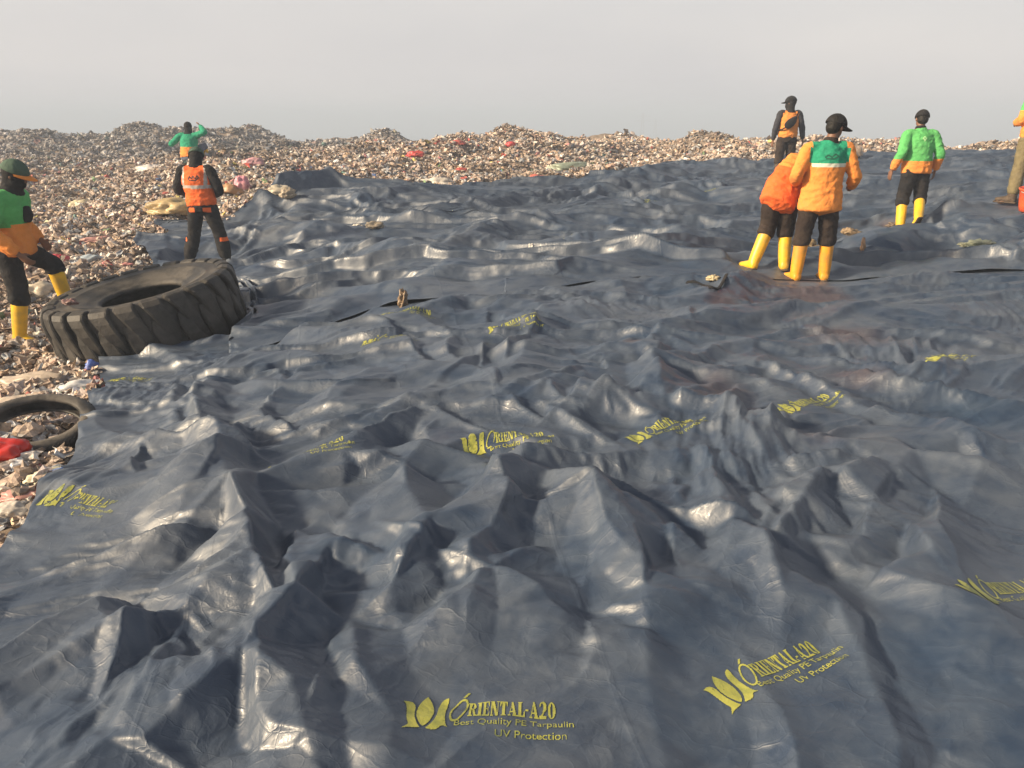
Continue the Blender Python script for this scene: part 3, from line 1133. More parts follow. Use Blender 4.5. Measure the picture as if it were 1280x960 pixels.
def bag_mesh(size, seed, crease=.3, sub=4, sag=.6):
    v, f = ico(sub)
    rg = np.random.default_rng(seed)
    a = v @ np.linalg.qr(rg.normal(size=(3, 3)))[0]
    o = rg.uniform(0, 50, 3)
    k = lnoise(a[:, 0] * 1.6 + a[:, 2] * 1.1 + o[0], a[:, 1] * 1.6 - a[:, 2] * .9 + o[1], seed) * .6
    k += lnoise(a[:, 0] * 3.7 - a[:, 2] * 2.0 + o[1], a[:, 1] * 3.9 + a[:, 2] * 2.3 + o[2], seed + 1) * .4
    k += lnoise(a[:, 1] * 8 + o[2], a[:, 2] * 8 + a[:, 0] * 5 + o[0], seed + 2) * .16
    v = v * (1 + crease * k)[:, None]
    v[:, 2] = np.where(v[:, 2] < 0, v[:, 2] * sag, v[:, 2])
    return v * np.array(size), f


def bag(name, px, py, size, col, label, cat, seed, rz=0, tilt=(0, 0), crease=.42, rough=.45, sink=.3, group=None, dirt=.5):
    p = hit(px, py)
    if p[1] > crest_y(p[0]) - .5: p = at(px, py, 28.5)
    v, f = bag_mesh(size, seed, crease)
    m = mat_plain('film_' + name, col, rough, .15, 9, .15, .5, dirt)
    o = mesh_obj(name, v, f, m)
    zz = float(heap_z(p[0], p[1]))
    if in_tarp(p[0], p[1]) > 0: zz = tarp_z(p[0], p[1])
    o.location = (p[0], p[1], zz + size[2] * (1 - sink) * .6)
    o.rotation_euler = (tilt[0], tilt[1], rz)
    tag(o, label, cat, group)
    return o


_BV = {k: BVHTree.FromObject(o, bpy.context.evaluated_depsgraph_get()) for k, (o, P, l) in SHEETS.items()}


def tarp_hit(x, y):
    best = None
    for k, b in _BV.items():
        h = b.ray_cast(Vector((x, y, 8)), Vector((0, 0, -1)))
        if h[0] is not None and (best is None or h[0].z > best[0].z): best = h
    return best


def tarp_z(x, y):
    h = tarp_hit(x, y)
    return h[0].z if h else float(heap_z(x, y))


B = bag
B('plastic_bag', 102, 257, (.26, .18, .15), (.62, .54, .36), 'cream plastic bag lying on the rubbish behind the man in the dark hood', 'bag', 1, .3)
B('plastic_bag', 101, 480, (.22, .09, .08), (.66, .66, .66), 'white knotted plastic bag beside the front left corner of the tarpaulin below the big tyre', 'bag', 2, .5)
B('plastic_bag', 44, 472, (.26, .10, .07), (.50, .42, .34), 'long dirty beige plastic sack on the rubbish left of the white knotted bag', 'bag', 3, .15)
B('plastic_bag', 116, 462, (.05, .035, .05), (.08, .14, .45), 'small blue scrap of bag sticking up at the tip of the white knotted bag', 'bag', 4, .5)
B('plastic_bag', 47, 373, (.21, .12, .12), (.60, .52, .40), 'fat cream bag between the knee of the hooded man and the big tyre', 'bag', 5, .3)
B('plastic_bag', 3, 580, (.14, .12, .085), (.55, .03, .02), 'glossy red plastic bag at the left edge of the picture', 'bag', 6, .2, rough=.3, dirt=.15)
B('wrapper', 66, 592, (.12, .07, .04), (.62, .58, .40), 'pale yellow food wrapper below the small buried tyre', 'wrapper', 7, .8)
B('wrapper', 40, 612, (.07, .05, .03), (.12, .33, .16), 'green and dirty wrapper at the tarpaulin rim, under the pale yellow one', 'wrapper', 8, 1.2)
B('wrapper', 30, 622, (.12, .07, .04), (.50, .25, .22), 'dull pink flat wrapper lying near the lower left tarpaulin rim', 'wrapper', 9, .2)
B('plastic_bag', 12, 640, (.10, .07, .05), (.66, .60, .52), 'small off-white bag at the lowest bit of rubbish on the left', 'bag', 10, .1)
B('plastic_bag', 20, 498, (.20, .12, .05), (.60, .50, .40), 'flat buff sheet of plastic just above the small buried tyre', 'plastic sheet', 11, .4)
B('plastic_bag', 75, 326, (.13, .09, .09), (.52, .05, .07), 'crumpled red bag on the rubbish just right of the hooded man', 'bag', 12, .4)
B('plastic_bag', 122, 302, (.24, .10, .08), (.52, .27, .24), 'washed-out salmon pink bag spread on the rubbish above the big tyre', 'bag', 13, .5)
B('plastic_bag', 116, 325, (.20, .12, .09), (.40, .47, .52), 'pale blue and white bag behind the left rim of the big tyre', 'bag', 14, .7)
B('plastic_sheet', 222, 270, (.50, .26, .18), (.48, .36, .18), 'yellow-tan plastic sheet bunched up left of the man in the orange vest', 'plastic sheet', 15, .35)
B('plastic_bag', 303, 238, (.16, .13, .22), (.60, .26, .32), 'tall pink bag standing just right of the man in the orange vest', 'bag', 16, .2)
B('plastic_bag', 317, 212, (.26, .15, .12), (.60, .33, .36), 'light pink bag lying higher up the heap behind the tall pink one', 'bag', 17, .2)
B('plastic_bag', 290, 240, (.26, .16, .14), (.42, .24, .12), 'rust-brown sack half hidden behind the arm of the man in the orange vest', 'bag', 18, .2)
B('plastic_bag', 352, 260, (.22, .14, .12), (.46, .41, .32), 'buff bag at the tip of the raised dark tarpaulin fold', 'bag', 19, .1)
B('plastic_bag', 520, 199, (0.24, 0.14, 0.11), (.55, .06, .06), 'bright red bag in the middle of the heap, leftmost of the red ones there', 'bag', 20)
B('plastic_bag', 572, 192, (0.23, 0.11, 0.09), (.50, .10, .09), 'red bag on the heap right of the brightest red one, higher up', 'bag', 21)
B('plastic_bag', 576, 208, (0.16, 0.10, 0.08), (.42, .07, .06), 'dark red bag below the other red bag in the middle of the heap', 'bag', 22)
B('plastic_sheet', 712, 212, (.62, .26, .14), (.30, .36, .28), 'grey-green plastic sheet rolled up on the slope above the tarpaulin', 'plastic sheet', 23, .4)
B('plastic_bag', 672, 224, (.20, .14, .12), (.45, .12, .09), 'small red-brown bag on the slope left of the grey-green sheet', 'bag', 24)
B('plastic_bag', 638, 190, (0.14, 0.10, 0.10), (.62, .05, .06), 'small round red bag near the middle of the heap', 'bag', 25)
B('plastic_bag', 905, 203, (0.24, 0.14, 0.14), (.55, .14, .14), 'faded red bag at the rim of the far tarpaulin, left of a brighter red one', 'bag', 26)
B('plastic_bag', 927, 206, (0.26, 0.14, 0.14), (.62, .05, .05), 'bright red bag at the rim of the far tarpaulin beside the sling bag man', 'bag', 27)
B('foam_block', 1066, 203, (.26, .2, .2), (.33, .25, .19), 'brown blocky lump at the far tarpaulin rim right of the capped man', 'block', 28, crease=.2)
B('plastic_bag', 545, 222, (.4, .2, .12), (.62, .58, .52), 'whitish bag just behind the rim of the far tarpaulin', 'bag', 29)
B('plastic_bag', 190, 215, (.42, .22, .16), (.62, .58, .56), 'large whitish bag lying on the left heap behind the man in the orange vest', 'bag', 30)

# ------------------------------------------------------------------ tyres
def lathe(profile, n, phase=0):
    """closed profile of (r, z) turned about the vertical"""
    p = np.array(profile)
    m = len(p)
    a = np.arange(n) * 2 * np.pi / n + phase
    V = np.stack([np.cos(a)[:, None] * p[:, 0], np.sin(a)[:, None] * p[:, 0], np.broadcast_to(p[:, 1], (n, m))], -1).reshape(-1, 3)
    i = np.arange(n * m).reshape(n, m)
    ip, jp = np.roll(i, -1, 0), np.roll(i, -1, 1)
    F = np.stack([i.ravel(), ip.ravel(), np.roll(ip, -1, 1).ravel(), jp.ravel()], 1)
    return V, F


def mat_rubber(name, dust):
    t = NT(name)
    co = t.n('ShaderNodeTexCoord').outputs['Object']
    a = t.noise(co, 3.0, 6, .65)
    b = t.noise(co, 16, 5, .65)
    c = t.ramp(b, [(.3, (.015, .0145, .0145)), (.7, (.034, .032, .030))])
    d = t.math('MULTIPLY', t.ramp(a, [(.44, (.05, .05, .05)), (.60, (1, 1, 1))]), dust)
    c = t.mix(d, c, (.125, .112, .098))
    bb = t.bump(b, .35, .02)
    bb = t.bump(t.noise(co, 70, 3), .25, .004, bb)
    t.set(Base_Color=c, Roughness=t.math('ADD', t.math('MULTIPLY', d, .3), .55), Normal=bb, Specular_IOR_Level=.4)
    return t.m


M_RUBBER = mat_rubber('dusty_rubber', .5)
M_TREAD = mat_rubber('muddy_tread', .38)


def big_tyre():
    R0 = .905
    half = [(.395, .17), (.40, .205), (.44, .225), (.48, .222), (.50, .238), (.58, .262), (.66, .288), (.675, .297), (.69, .290), (.76, .302), (.82, .303), (.865, .292), (.89, .262), (R0, .20), (R0 + .006, .08)]
    prof = half + [(r, -z) for r, z in half[::-1]] + [(.46, -.17), (.62, -.225), (.76, -.235), (.835, -.17), (.85, 0), (.835, .17), (.76, .235), (.62, .225), (.46, .17)]
    c = at(186, 391, 7.2)
    root = empty('loader_tyre', c)
    root.rotation_euler = (math.radians(5), math.radians(-9), 0)
    root.scale = (.91,) * 3
    tag(root, 'huge worn black loader tyre with chunky muddy tread, lying tilted at the tarpaulin edge', 'tyre')
    V, F = lathe(prof, 120)
    mesh_obj('carcass', V, F, M_RUBBER, root)
    # tread: chunky bars from each shoulder to past the middle, staggered, with rounded worn edges
    bm = bmesh.new()
    n = 24
    path = [(-.13, R0 + .030, R0 - .02), (-.02, R0 + .050, R0 - .02), (.10, R0 + .062, R0 - .02), (.20, R0 + .060, R0 - .02), (.268, R0 + .046, R0 - .03), (.312, R0 + .012, R0 - .06), (.328, R0 - .045, R0 - .075), (.318, R0 - .10, R0 - .11)]
    rg = random.Random(4)
    for side in (1, -1):
        for k in range(n):
            a0 = 2 * math.pi * (k + (0 if side > 0 else .5)) / n
            rings = []
            wear = rg.uniform(.85, 1.05)
            for j, (z, rt, rb) in enumerate(path):
                s = j / (len(path) - 1)
                aw = (.062 + .040 * min(1, s * 1.4)) * 1.0
                sk = (.12 * (1 - min(1, max(z, 0) / .30))) * side
                am = a0 + sk + rg.uniform(-.004, .004)
                zz = z * side
                h = R0 - .02 + (rt - (R0 - .02)) * (wear if j < 5 else 1)
                if j < 5:
                    pts = [(rb, am - aw * 1.10, zz), (h - .012, am - aw, zz), (h, am - aw * .80, zz), (h, am + aw * .80, zz), (h - .012, am + aw, zz), (rb, am + aw * 1.10, zz)]
                else:
                    dz = [.0, .0, 0][j - 5]
                    zi = (.27, .285, .29)[j - 5] * side
                    pts = [(rb, am - aw * 1.05, zi), (h, am - aw, zz * .985), (h, am - aw * .8, zz), (h, am + aw * .8, zz), (h, am + aw, zz * .985), (rb, am + aw * 1.05, zi)]
                rings.append([bm.verts.new((r * math.cos(a), r * math.sin(a), q)) for r, a, q in pts])
            for j in range(len(rings) - 1):
                for i in range(5):
                    f = [rings[j][i], rings[j][i + 1], rings[j + 1][i + 1], rings[j + 1][i]]
                    bm.faces.new(f if side < 0 else f[::-1])
            bm.faces.new(rings[0] if side < 0 else rings[0][::-1])
            bm.faces.new(rings[-1][::-1] if side < 0 else rings[-1])
    bmesh.ops.recalc_face_normals(bm, faces=bm.faces)
    bmesh.ops.bevel(bm, geom=[e for e in bm.edges if len(e.link_faces) == 2 and e.calc_face_angle(0) > .7], offset=.006, segments=2, affect='EDGES')
    me = bpy.data.meshes.new('tread')
    bm.to_mesh(me)
    me.materials.append(M_TREAD)
    o = bpy.data.objects.new('tread', me)
    COL.objects.link(o)
    o.parent = root
    # a few scraps that were blown onto the upper sidewall stay things of their own
    return root


def small_tyre():
    p = hit(48, 548)
    root = empty('scooter_tyre', (p[0], p[1], float(heap_z(p[0], p[1])) + .05))
    root.rotation_euler = (math.radians(13), math.radians(4), .3)
    tag(root, 'small worn scooter tyre half buried in rubbish at the left edge', 'tyre')
    prof = [(.235, .035), (.245, .052), (.275, .060), (.305, .054), (.325, .036), (.333, .012), (.333, -.012), (.325, -.036), (.305, -.054), (.275, -.060), (.245, -.052), (.235, -.035), (.25, -.03), (.29, -.042), (.315, 0), (.29, .042), (.25, .03)]
    V, F = lathe(prof, 72)
    V = V * (1 + .035 * np.sin(2 * np.arctan2(V[:, 1], V[:, 0]) + 1))[:, None] * np.array([1, 1, .95])
    mesh_obj('carcass', V, F, mat_rubber('grey_rubber', 1.0), root)
    bm = bmesh.new()
    for k in range(64):
        a = 2 * math.pi * k / 64
        for s in (1, -1):
            q = []
            for (da, z, r) in [(-.03, .006, .337), (.0, .006, .337), (.045, .045, .322), (.015, .045, .322)]:
                for h in (0, -.012):
                    rr = r + h
                    aa = a + da
                    kx = 1 + .035 * math.sin(2 * aa + 1)
                    q.append(bm.verts.new((rr * kx * math.cos(aa), rr * kx * math.sin(aa), s * z * kx * .95)))
            for f in ((0, 2, 4, 6), (0, 1, 3, 2), (2, 3, 5, 4), (4, 5, 7, 6), (6, 7, 1, 0)):
                bm.faces.new([q[i] for i in f])
    bmesh.ops.recalc_face_normals(bm, faces=bm.faces)
    me = bpy.data.meshes.new('tread')
    bm.to_mesh(me)
    me.materials.append(M_TREAD)
    o = bpy.data.objects.new('tread', me)
    COL.objects.link(o)
    o.parent = root
    return root


TYRE = big_tyre()
small_tyre()
# ------------------------------------------------------------------ people
from mathutils import noise as mnoise


def V3(*a): return np.array(a, float)


def loft(bm, pts, radii, ref=(1, 0, 0), seg=20, sub=4):
    """a tapering tube of elliptical rings along smooth joints; radii are (half-width along ref, half-depth)"""
    pts = np.array(pts, float)
    radii = np.array([(r, r) if np.isscalar(r) else r for r in radii], float)
    n = len(pts)
    ts = np.linspace(0, n - 1, (n - 1) * sub + 1)

    def cr(A, t):
        i = min(int(t), n - 2)
        f = t - i
        p0, p1, p2, p3 = A[max(i - 1, 0)], A[i], A[i + 1], A[min(i + 2, n - 1)]
        return .5 * ((2 * p1) + (-p0 + p2) * f + (2 * p0 - 5 * p1 + 4 * p2 - p3) * f * f + (-p0 + 3 * p1 - 3 * p2 + p3) * f ** 3)
    P = np.array([cr(pts, t) for t in ts])
    R = np.maximum(np.array([cr(radii, t) for t in ts]), .002)
    T = np.gradient(P, axis=0)
    T /= np.linalg.norm(T, axis=1)[:, None] + 1e-9
    rings = []
    ref = np.array(ref, float)
    for p, r, t in zip(P, R, T):
        u = ref - t * (ref @ t)
        u /= np.linalg.norm(u) + 1e-9
        w_ = np.cross(t, u)
        rings.append([bm.verts.new(p + u * r[0] * math.cos(a) + w_ * r[1] * math.sin(a)) for a in np.arange(seg) * 2 * math.pi / seg])
    for a, b in zip(rings, rings[1:]):
        for i in range(seg):
            bm.faces.new((a[i], a[(i + 1) % seg], b[(i + 1) % seg], b[i]))
    for ring, p, s in ((rings[0], P[0] - T[0] * R[0].min() * .35, 1), (rings[-1], P[-1] + T[-1] * R[-1].min() * .35, -1)):
        c = bm.verts.new(p)
        for i in range(seg):
            f = (ring[i], ring[(i + 1) % seg], c)
            bm.faces.new(f if s < 0 else f[::-1])


def ball(bm, c, r, rot=None):
    m = Matrix.Translation(Vector(c)) @ (rot or Matrix.Identity(4)) @ Matrix.Diagonal((r[0], r[1], r[2], 1))
    bmesh.ops.create_uvsphere(bm, u_segments=20, v_segments=14, radius=1, matrix=m)


def fuse(name, bm, voxel, parent, mats, pick=None, smooth_it=4, wrinkle=0, wscale=9, seed=0):
    """one continuous surface from overlapping tapered pieces"""
    bmesh.ops.recalc_face_normals(bm, faces=bm.faces)
    me = bpy.data.meshes.new(name)
    bm.to_mesh(me)
    bm.free()
    o = bpy.data.objects.new(name, me)
    COL.objects.link(o)
    md = o.modifiers.new('r', 'REMESH')
    md.mode = 'VOXEL'
    md.voxel_size = voxel
    ms = o.modifiers.new('s', 'SMOOTH')
    ms.iterations = smooth_it
    ms.factor = .5
    dg = bpy.context.evaluated_depsgraph_get()
    dg.update()
    new = bpy.data.meshes.new_from_object(o.evaluated_get(dg))
    o.modifiers.clear()
    o.data = new
    new.name = name
    bpy.data.meshes.remove(me)
    if wrinkle:
        co = np.empty(len(new.vertices) * 3)
        new.vertices.foreach_get('co', co)
        co = co.reshape(-1, 3)
        no = np.empty(len(new.vertices) * 3)
        new.vertices.foreach_get('normal', no)
        no = no.reshape(-1, 3)
        d = np.empty(len(co))
        for i, p in enumerate(co):
            q = Vector((p[0] * wscale, p[1] * wscale, p[2] * wscale * 1.5 + seed * 7.3))
            d[i] = (1 - 2.2 * abs(mnoise.noise(q + Vector((p[2] * 3, 0, 0))))) * .6 + .5 * mnoise.noise(q * 2.3)
        co = co + no * (d * wrinkle)[:, None]
        new.vertices.foreach_set('co', co.ravel())
    new.materials.clear()
    for m in mats: new.materials.append(m)
    if pick is not None:
        idx = np.zeros(len(new.polygons), np.int32)
        for p in new.polygons: idx[p.index] = pick(p.center)
        new.polygons.foreach_set('material_index', idx)
    new.polygons.foreach_set('use_smooth', np.ones(len(new.polygons), bool))
    new.update()
    o.parent = parent
    return o


SKIN = mat_plain('brown_skin', (.17, .085, .052), .5, .12, 20, .05, .4)
HAIR = mat_fabric('black_hair', (.010, .009, .008), .6, 90, .4)
ORANGE = mat_fabric('orange_cloth', (.74, .26, .055), .85, 60, .35, .16, 8, .30)
FLUO = mat_fabric('red_orange_cloth', (.78, .14, .03), .8, 60, .35, .16, 8, .22)
GREEN = mat_fabric('bright_green_cloth', (.10, .41, .125), .85, 60, .35, .16, 8, .16)
TEAL = mat_fabric('sea_green_cloth', (.018, .27, .155), .85, 60, .3, .12, 8, .05)
PALE = mat_fabric('pale_stripe_cloth', (.60, .62, .52), .7, 60, .15, .08)
SILVER = mat_plain('grey_reflective_band', (.40, .36, .33), .45, .12, 20, .1, .5)
BROWN = mat_fabric('dark_brown_cloth', (.024, .017, .015), .9, 60, .35, .25, 9, .18)
BLACK = mat_fabric('black_cloth', (.013, .013, .015), .9, 60, .35, .25, 9, .12)
KHAKI = mat_fabric('khaki_cloth', (.16, .135, .075), .9, 60, .3, .2, 9, .2)
SLATE = mat_fabric('slate_blue_cloth', (.09, .11, .16), .9, 60, .3, .2, 9, .3)
YELLOW = mat_plain('yellow_rubber', (.78, .47, .020), .42, .14, 7, .08, .5, .55, (.27, .18, .08))
AMBER = mat_plain('amber_rubber', (.76, .33, .020), .42, .14, 7, .08, .5, .55, (.25, .14, .06))
SOLE = mat_plain('dark_sole', (.06, .045, .035), .8, .3, 18, .2, .2, .6)
CAPGREEN = mat_fabric('grey_green_cap_cloth', (.06, .10, .075), .85)


def lerp(a, b, t): return np.array(a) * (1 - t) + np.array(b) * t


def hand(bm, wrist, direction, palm_normal, side, curl=.35, k=1.0):
    """palm, four fingers of unequal length bent at two knuckles, and a thumb leaving the side of the palm"""
    d = np.array(direction, float); d /= np.linalg.norm(d)
    n = np.array(palm_normal, float); n -= d * (n @ d); n /= np.linalg.norm(n)
    s = np.cross(d, n) * side                      # towards the thumb
    w0 = np.array(wrist, float)
    loft(bm, [w0 - d * .03, w0 + d * .02, w0 + d * .055, w0 + d * .095], [(.026 * k, .021 * k), (.030 * k, .018 * k), (.040 * k, .016 * k), (.039 * k, .013 * k)], s, 12, 2)
    for i, (off, ln) in enumerate([(.030, .070), (.010, .080), (-.011, .074), (-.031, .058)]):
        b = w0 + d * .085 + s * off * k
        a1, a2, a3 = curl * .5, curl * 1.3, curl * 2.1
        p1 = b + (d * math.cos(a1) + n * math.sin(a1)) * ln * .45 * k
        p2 = p1 + (d * math.cos(a2) + n * math.sin(a2)) * ln * .33 * k
        p3 = p2 + (d * math.cos(a3) + n * math.sin(a3)) * ln * .24 * k
        loft(bm, [b, p1, p2, p3], [.0098 * k, .0092 * k, .0085 * k, .0072 * k], s, 8, 2)
    t0 = w0 + d * .03 + s * .024 * k
    t1 = t0 + (s * .75 + d * .6 + n * .3) * .034 * k
    t2 = t1 + (s * .3 + d * .85 + n * .45) * .030 * k
    loft(bm, [t0, t1, t2], [.014 * k, .011 * k, .009 * k], n, 8, 3)


def person(name_label, loc, rz, J, cfg, scale=1.0):
    """J: joints in metres; facing +Y, right hand at +X. cfg: clothes."""
    root = empty('person', loc, rz)
    root.scale = (scale,) * 3
    tag(root, name_label, 'person', cfg.get('group'))
    g = lambda k: np.array(J[k], float)
    pel, wai, che, nec, hed = g('pelvis'), g('waist'), g('chest'), g('neck'), g('head')
    shL, shR = g('shL'), g('shR')
    acr = shR - shL; acr /= np.linalg.norm(acr)
    ahp = g('hipR') - g('hipL'); ahp /= np.linalg.norm(ahp)
    up = hed - nec; up /= np.linalg.norm(up)
    look = np.array(J.get('look', (0, 1, 0)), float); look -= up * (look @ up); look /= np.linalg.norm(look)
    rgt = np.cross(look, up)
    # --- body: one continuous surface
    bm = bmesh.new()
    loft(bm, [pel - (wai - pel) * .55, pel, wai, che, lerp(che, nec, .72), nec], [(.13, .10), (.155, .115), (.135, .10), (.165, .115), (.13, .085), (.06, .06)], acr, 24)
    loft(bm, [lerp(che, nec, .6), nec, hed - up * .06], [(.062, .062), (.056, .058), (.054, .058)], acr, 16)
    HM = Matrix((tuple(rgt) + (0,), tuple(look) + (0,), tuple(up) + (0,), (0, 0, 0, 1))).transposed()

    def hp(x, y, z): return hed + rgt * x + look * y + up * z
    ball(bm, hp(0, -.012, .022), (.075, .094, .092), HM)
    ball(bm, hp(0, .022, -.040), (.060, .070, .072), HM)
    ball(bm, hp(0, .058, -.092), (.034, .034, .026), HM)          # chin
    loft(bm, [hp(0, .083, .012), hp(0, .104, -.022), hp(0, .098, -.034)], [(.009, .009), (.015, .013), (.019, .010)], rgt, 10)   # nose
    ball(bm, hp(0, .080, -.058), (.024, .014, .006), HM)           # lips
    ball(bm, hp(0, .079, -.069), (.021, .014, .006), HM)
    for s in (-1, 1):
        ball(bm, hp(.030 * s, .078, .008), (.016, .010, .009), HM)     # eyelids
        ball(bm, hp(.032 * s, .078, .024), (.024, .014, .007), HM)     # brow
        ball(bm, hp(.077 * s, -.004, -.012), (.010, .018, .031), HM)   # ears
    for sd, S, E, Wr in ((-1, shL, g('elL'), g('wrL')), (1, shR, g('elR'), g('wrR'))):
        loft(bm, [lerp(che, S, .45) + (nec - che) * .3, S, lerp(S, E, .5), E, lerp(E, Wr, .4), Wr], [.055, .054, .046, .038, .036, .024], (0, 1, 0) if abs(acr[1]) < .8 else (1, 0, 0), 14)
        k = 'L' if sd < 0 else 'R'
        hd = np.array(J.get('hd' + k, Wr - E), float)
        hn = np.array(J.get('hn' + k, (-sd, .3, 0)), float)
        hand(bm, Wr, hd, hn, sd if J.get('flip' + k) is None else -sd, J.get('curl' + k, .4))
    for k in 'LR':
        H, K, A, Tt = g('hip' + k), g('kn' + k), g('an' + k), g('toe' + k)
        loft(bm, [lerp(H, pel, .35) + (wai - pel) * .1, H, lerp(H, K, .5), K, lerp(K, A, .35), A], [.088, .088, .074, .054, .054, .036], ahp, 16)
        loft(bm, [A + (A - K) * .02, lerp(A, Tt, .25) - (K - A) / np.linalg.norm(K - A) * .03, lerp(A, Tt, .75) - (K - A) / np.linalg.norm(K - A) * .045, Tt], [.036, (.038, .036), (.044, .026), (.034, .018)], ahp, 14)
    body = fuse('body', bm, .0085, root, [SKIN], smooth_it=2)
    # --- trousers
    bm = bmesh.new()
    loft(bm, [wai + (wai - pel) * .15, pel, pel - (wai - pel) * .75], [(.165, .125), (.185, .14), (.17, .135)], ahp, 24)
    ft = cfg.get('trouser_to', .22)
    for k in 'LR':
        H, K, A = g('hip' + k), g('kn' + k), g('an' + k)
        e = lerp(K, A, ft)
        loft(bm, [lerp(H, pel, .3), H, lerp(H, K, .5), lerp(H, K, .9), lerp(K, A, ft * .6), e], [.105, .110, .098, .088, cfg.get('bag', .092), cfg.get('cuff', .082)], ahp, 18)
    fuse('trousers', bm, .013, root, cfg['trouser_mats'], cfg.get('trouser_pick'), 3, .012, 7, 1)
    # --- boots
    for k in 'LR':
        K, A, Tt = g('kn' + k), g('an' + k), g('toe' + k)
        dn = (A - K) / np.linalg.norm(A - K)
        fd = Tt - A; fd = fd - dn * (fd @ dn); fd /= np.linalg.norm(fd)
        bm = bmesh.new()
        top = lerp(K, A, cfg.get('boot_from', .06))
        loft(bm, [top, lerp(K, A, .7), A, A + dn * .055], [(.074, .076), (.068, .070), (.060, .064), (.050, .056)], ahp, 18)
        loft(bm, [A + dn * .045 - fd * .055, A + dn * .042 + fd * .05, A + dn * .05 + fd * .14, A + dn * .055 + fd * .205], [(.046, .046), (.052, .048), (.056, .036), (.040, .028)], ahp, 16)
        bt = fuse('boot', bm, .011, root, [cfg['boot_mat']], None, 3)
        bm = bmesh.new()
        loft(bm, [A + dn * .088 - fd * .075, A + dn * .086 + fd * .03, A + dn * .088 + fd * .15, A + dn * .084 + fd * .225], [(.044, .015), (.048, .014), (.058, .014), (.040, .014)], ahp, 14)
        fuse('sole', bm, .008, bt, [SOLE], None, 1)
    # --- upper garment
    bm = bmesh.new()
    hem = pel + (wai - pel) * cfg.get('hem', -.35)
    loft(bm, [hem, pel + (wai - pel) * .4, wai + (che - wai) * .2, che, lerp(che, nec, .55), lerp(che, nec, .95)],
         [cfg.get('hem_r', (.205, .155)), (.205, .16), (.195, .15), (.205, .145), (.165, .112), (.075, .075)], acr, 26)
    for sd, S, E, Wr in ((-1, shL, g('elL'), g('wrL')), (1, shR, g('elR'), g('wrR'))):
        if cfg.get('vest'): 
            loft(bm, [lerp(che, S, .4) + (nec - che) * .3, lerp(lerp(che, nec, .6), S, .92)], [.085, .075], (0, 1, 0), 16)
            continue
        loft(bm, [lerp(che, S, .35) + (nec - che) * .3, S, lerp(S, E, .5), E, lerp(E, Wr, .5), lerp(E, Wr, .93)], [.080, .071, .071, .064, .060, .047], (0, 1, 0) if abs(acr[1]) < .8 else (1, 0, 0), 16)
    fuse(cfg.get('top_name', 'shirt'), bm, .0125, root, cfg['top_mats'], cfg['top_pick'], 3, .012, 9, 3)
    if cfg.get('vest'):
        for sd, S, E, Wr in ((-1, shL, g('elL'), g('wrL')), (1, shR, g('elR'), g('wrR'))):
            bm = bmesh.new()
            loft(bm, [lerp(che, S, .6) + (nec - che) * .25, S, lerp(S, E, .5), E, lerp(E, Wr, .5), lerp(E, Wr, .95)], [.070, .075, .070, .062, .056, .042], (0, 1, 0) if abs(acr[1]) < .8 else (1, 0, 0), 16)
            fuse('sleeve', bm, .012, root, [cfg['sleeve_mat']], None, 3, .008, 9, 2)
    # --- collar
    if cfg.get('collar'):
        bm = bmesh.new()
        loft(bm, [lerp(che, nec, .86), lerp(che, nec, 1.12)], [(.082, .082), (.068, .072)], acr, 18)
        fuse('collar', bm, .01, root, [cfg['collar']], None, 2)
    # --- hood, hair, cap
    if cfg.get('hood'):
        bm = bmesh.new()
        ball(bm, hp(0, -.018, .020), (.092, .106, .106), HM)
        ball(bm, hp(0, .026, -.060), (.076, .084, .070), HM)
        loft(bm, [hp(0, -.01, -.04), nec, lerp(che, nec, .75)], [(.085, .09), (.088, .09), (.13, .11)], acr, 18)
        fuse('hood', bm, .010, root, [BLACK], None, 3, .005, 12, 5)
    if cfg.get('hair'):
        bm = bmesh.new()
        ball(bm, hp(0, -.020, .030), (.081, .096, .092), HM)
        ball(bm, hp(0, -.045, -.015), (.072, .070, .075), HM)
        fuse('hair', bm, .009, root, [HAIR], None, 2, .004, 40, 5)
    if cfg.get('cap'):
        cm, brimm = cfg['cap']
        cl = np.array(J.get('capdir', look), float); cl -= up * (cl @ up); cl /= np.linalg.norm(cl)
        crt = np.cross(cl, up)
        CM = Matrix((tuple(crt) + (0,), tuple(cl) + (0,), tuple(up) + (0,), (0, 0, 0, 1))).transposed()
        lift = .012 if cfg.get('hood') else 0
        bm = bmesh.new()
        kk = 1.10 if cfg.get('hood') else 1.0
        bmesh.ops.create_uvsphere(bm, u_segments=32, v_segments=20, radius=1)
        for v in list(bm.verts):
            if v.co.z < -.16: bm.verts.remove(v)
        for v in bm.verts:
            z = v.co.z
            sq = 1 + .10 * max(0, .6 - z)
            v.co = Vector((v.co.x * .090 * kk * sq, v.co.y * .106 * kk * sq, z * .098 + .034 + lift))
        bmesh.ops.solidify(bm, geom=bm.faces[:], thickness=.004)
        ball(bm, (0, 0, .133 + lift), (.007, .007, .004))
        for v in bm.verts: v.co = Vector(hp(0, -.010, 0)) + CM.to_3x3() @ v.co
        bmesh.ops.recalc_face_normals(bm, faces=bm.faces)
        me = bpy.data.meshes.new('cap')
        bm.to_mesh(me); bm.free()
        me.materials.append(cm)
        me.polygons.foreach_set('use_smooth', np.ones(len(me.polygons), bool))
        co = bpy.data.objects.new('cap', me)
        COL.objects.link(co); co.parent = root
        if brimm is None: return root
        bm = bmesh.new()
        top, bot = [], []
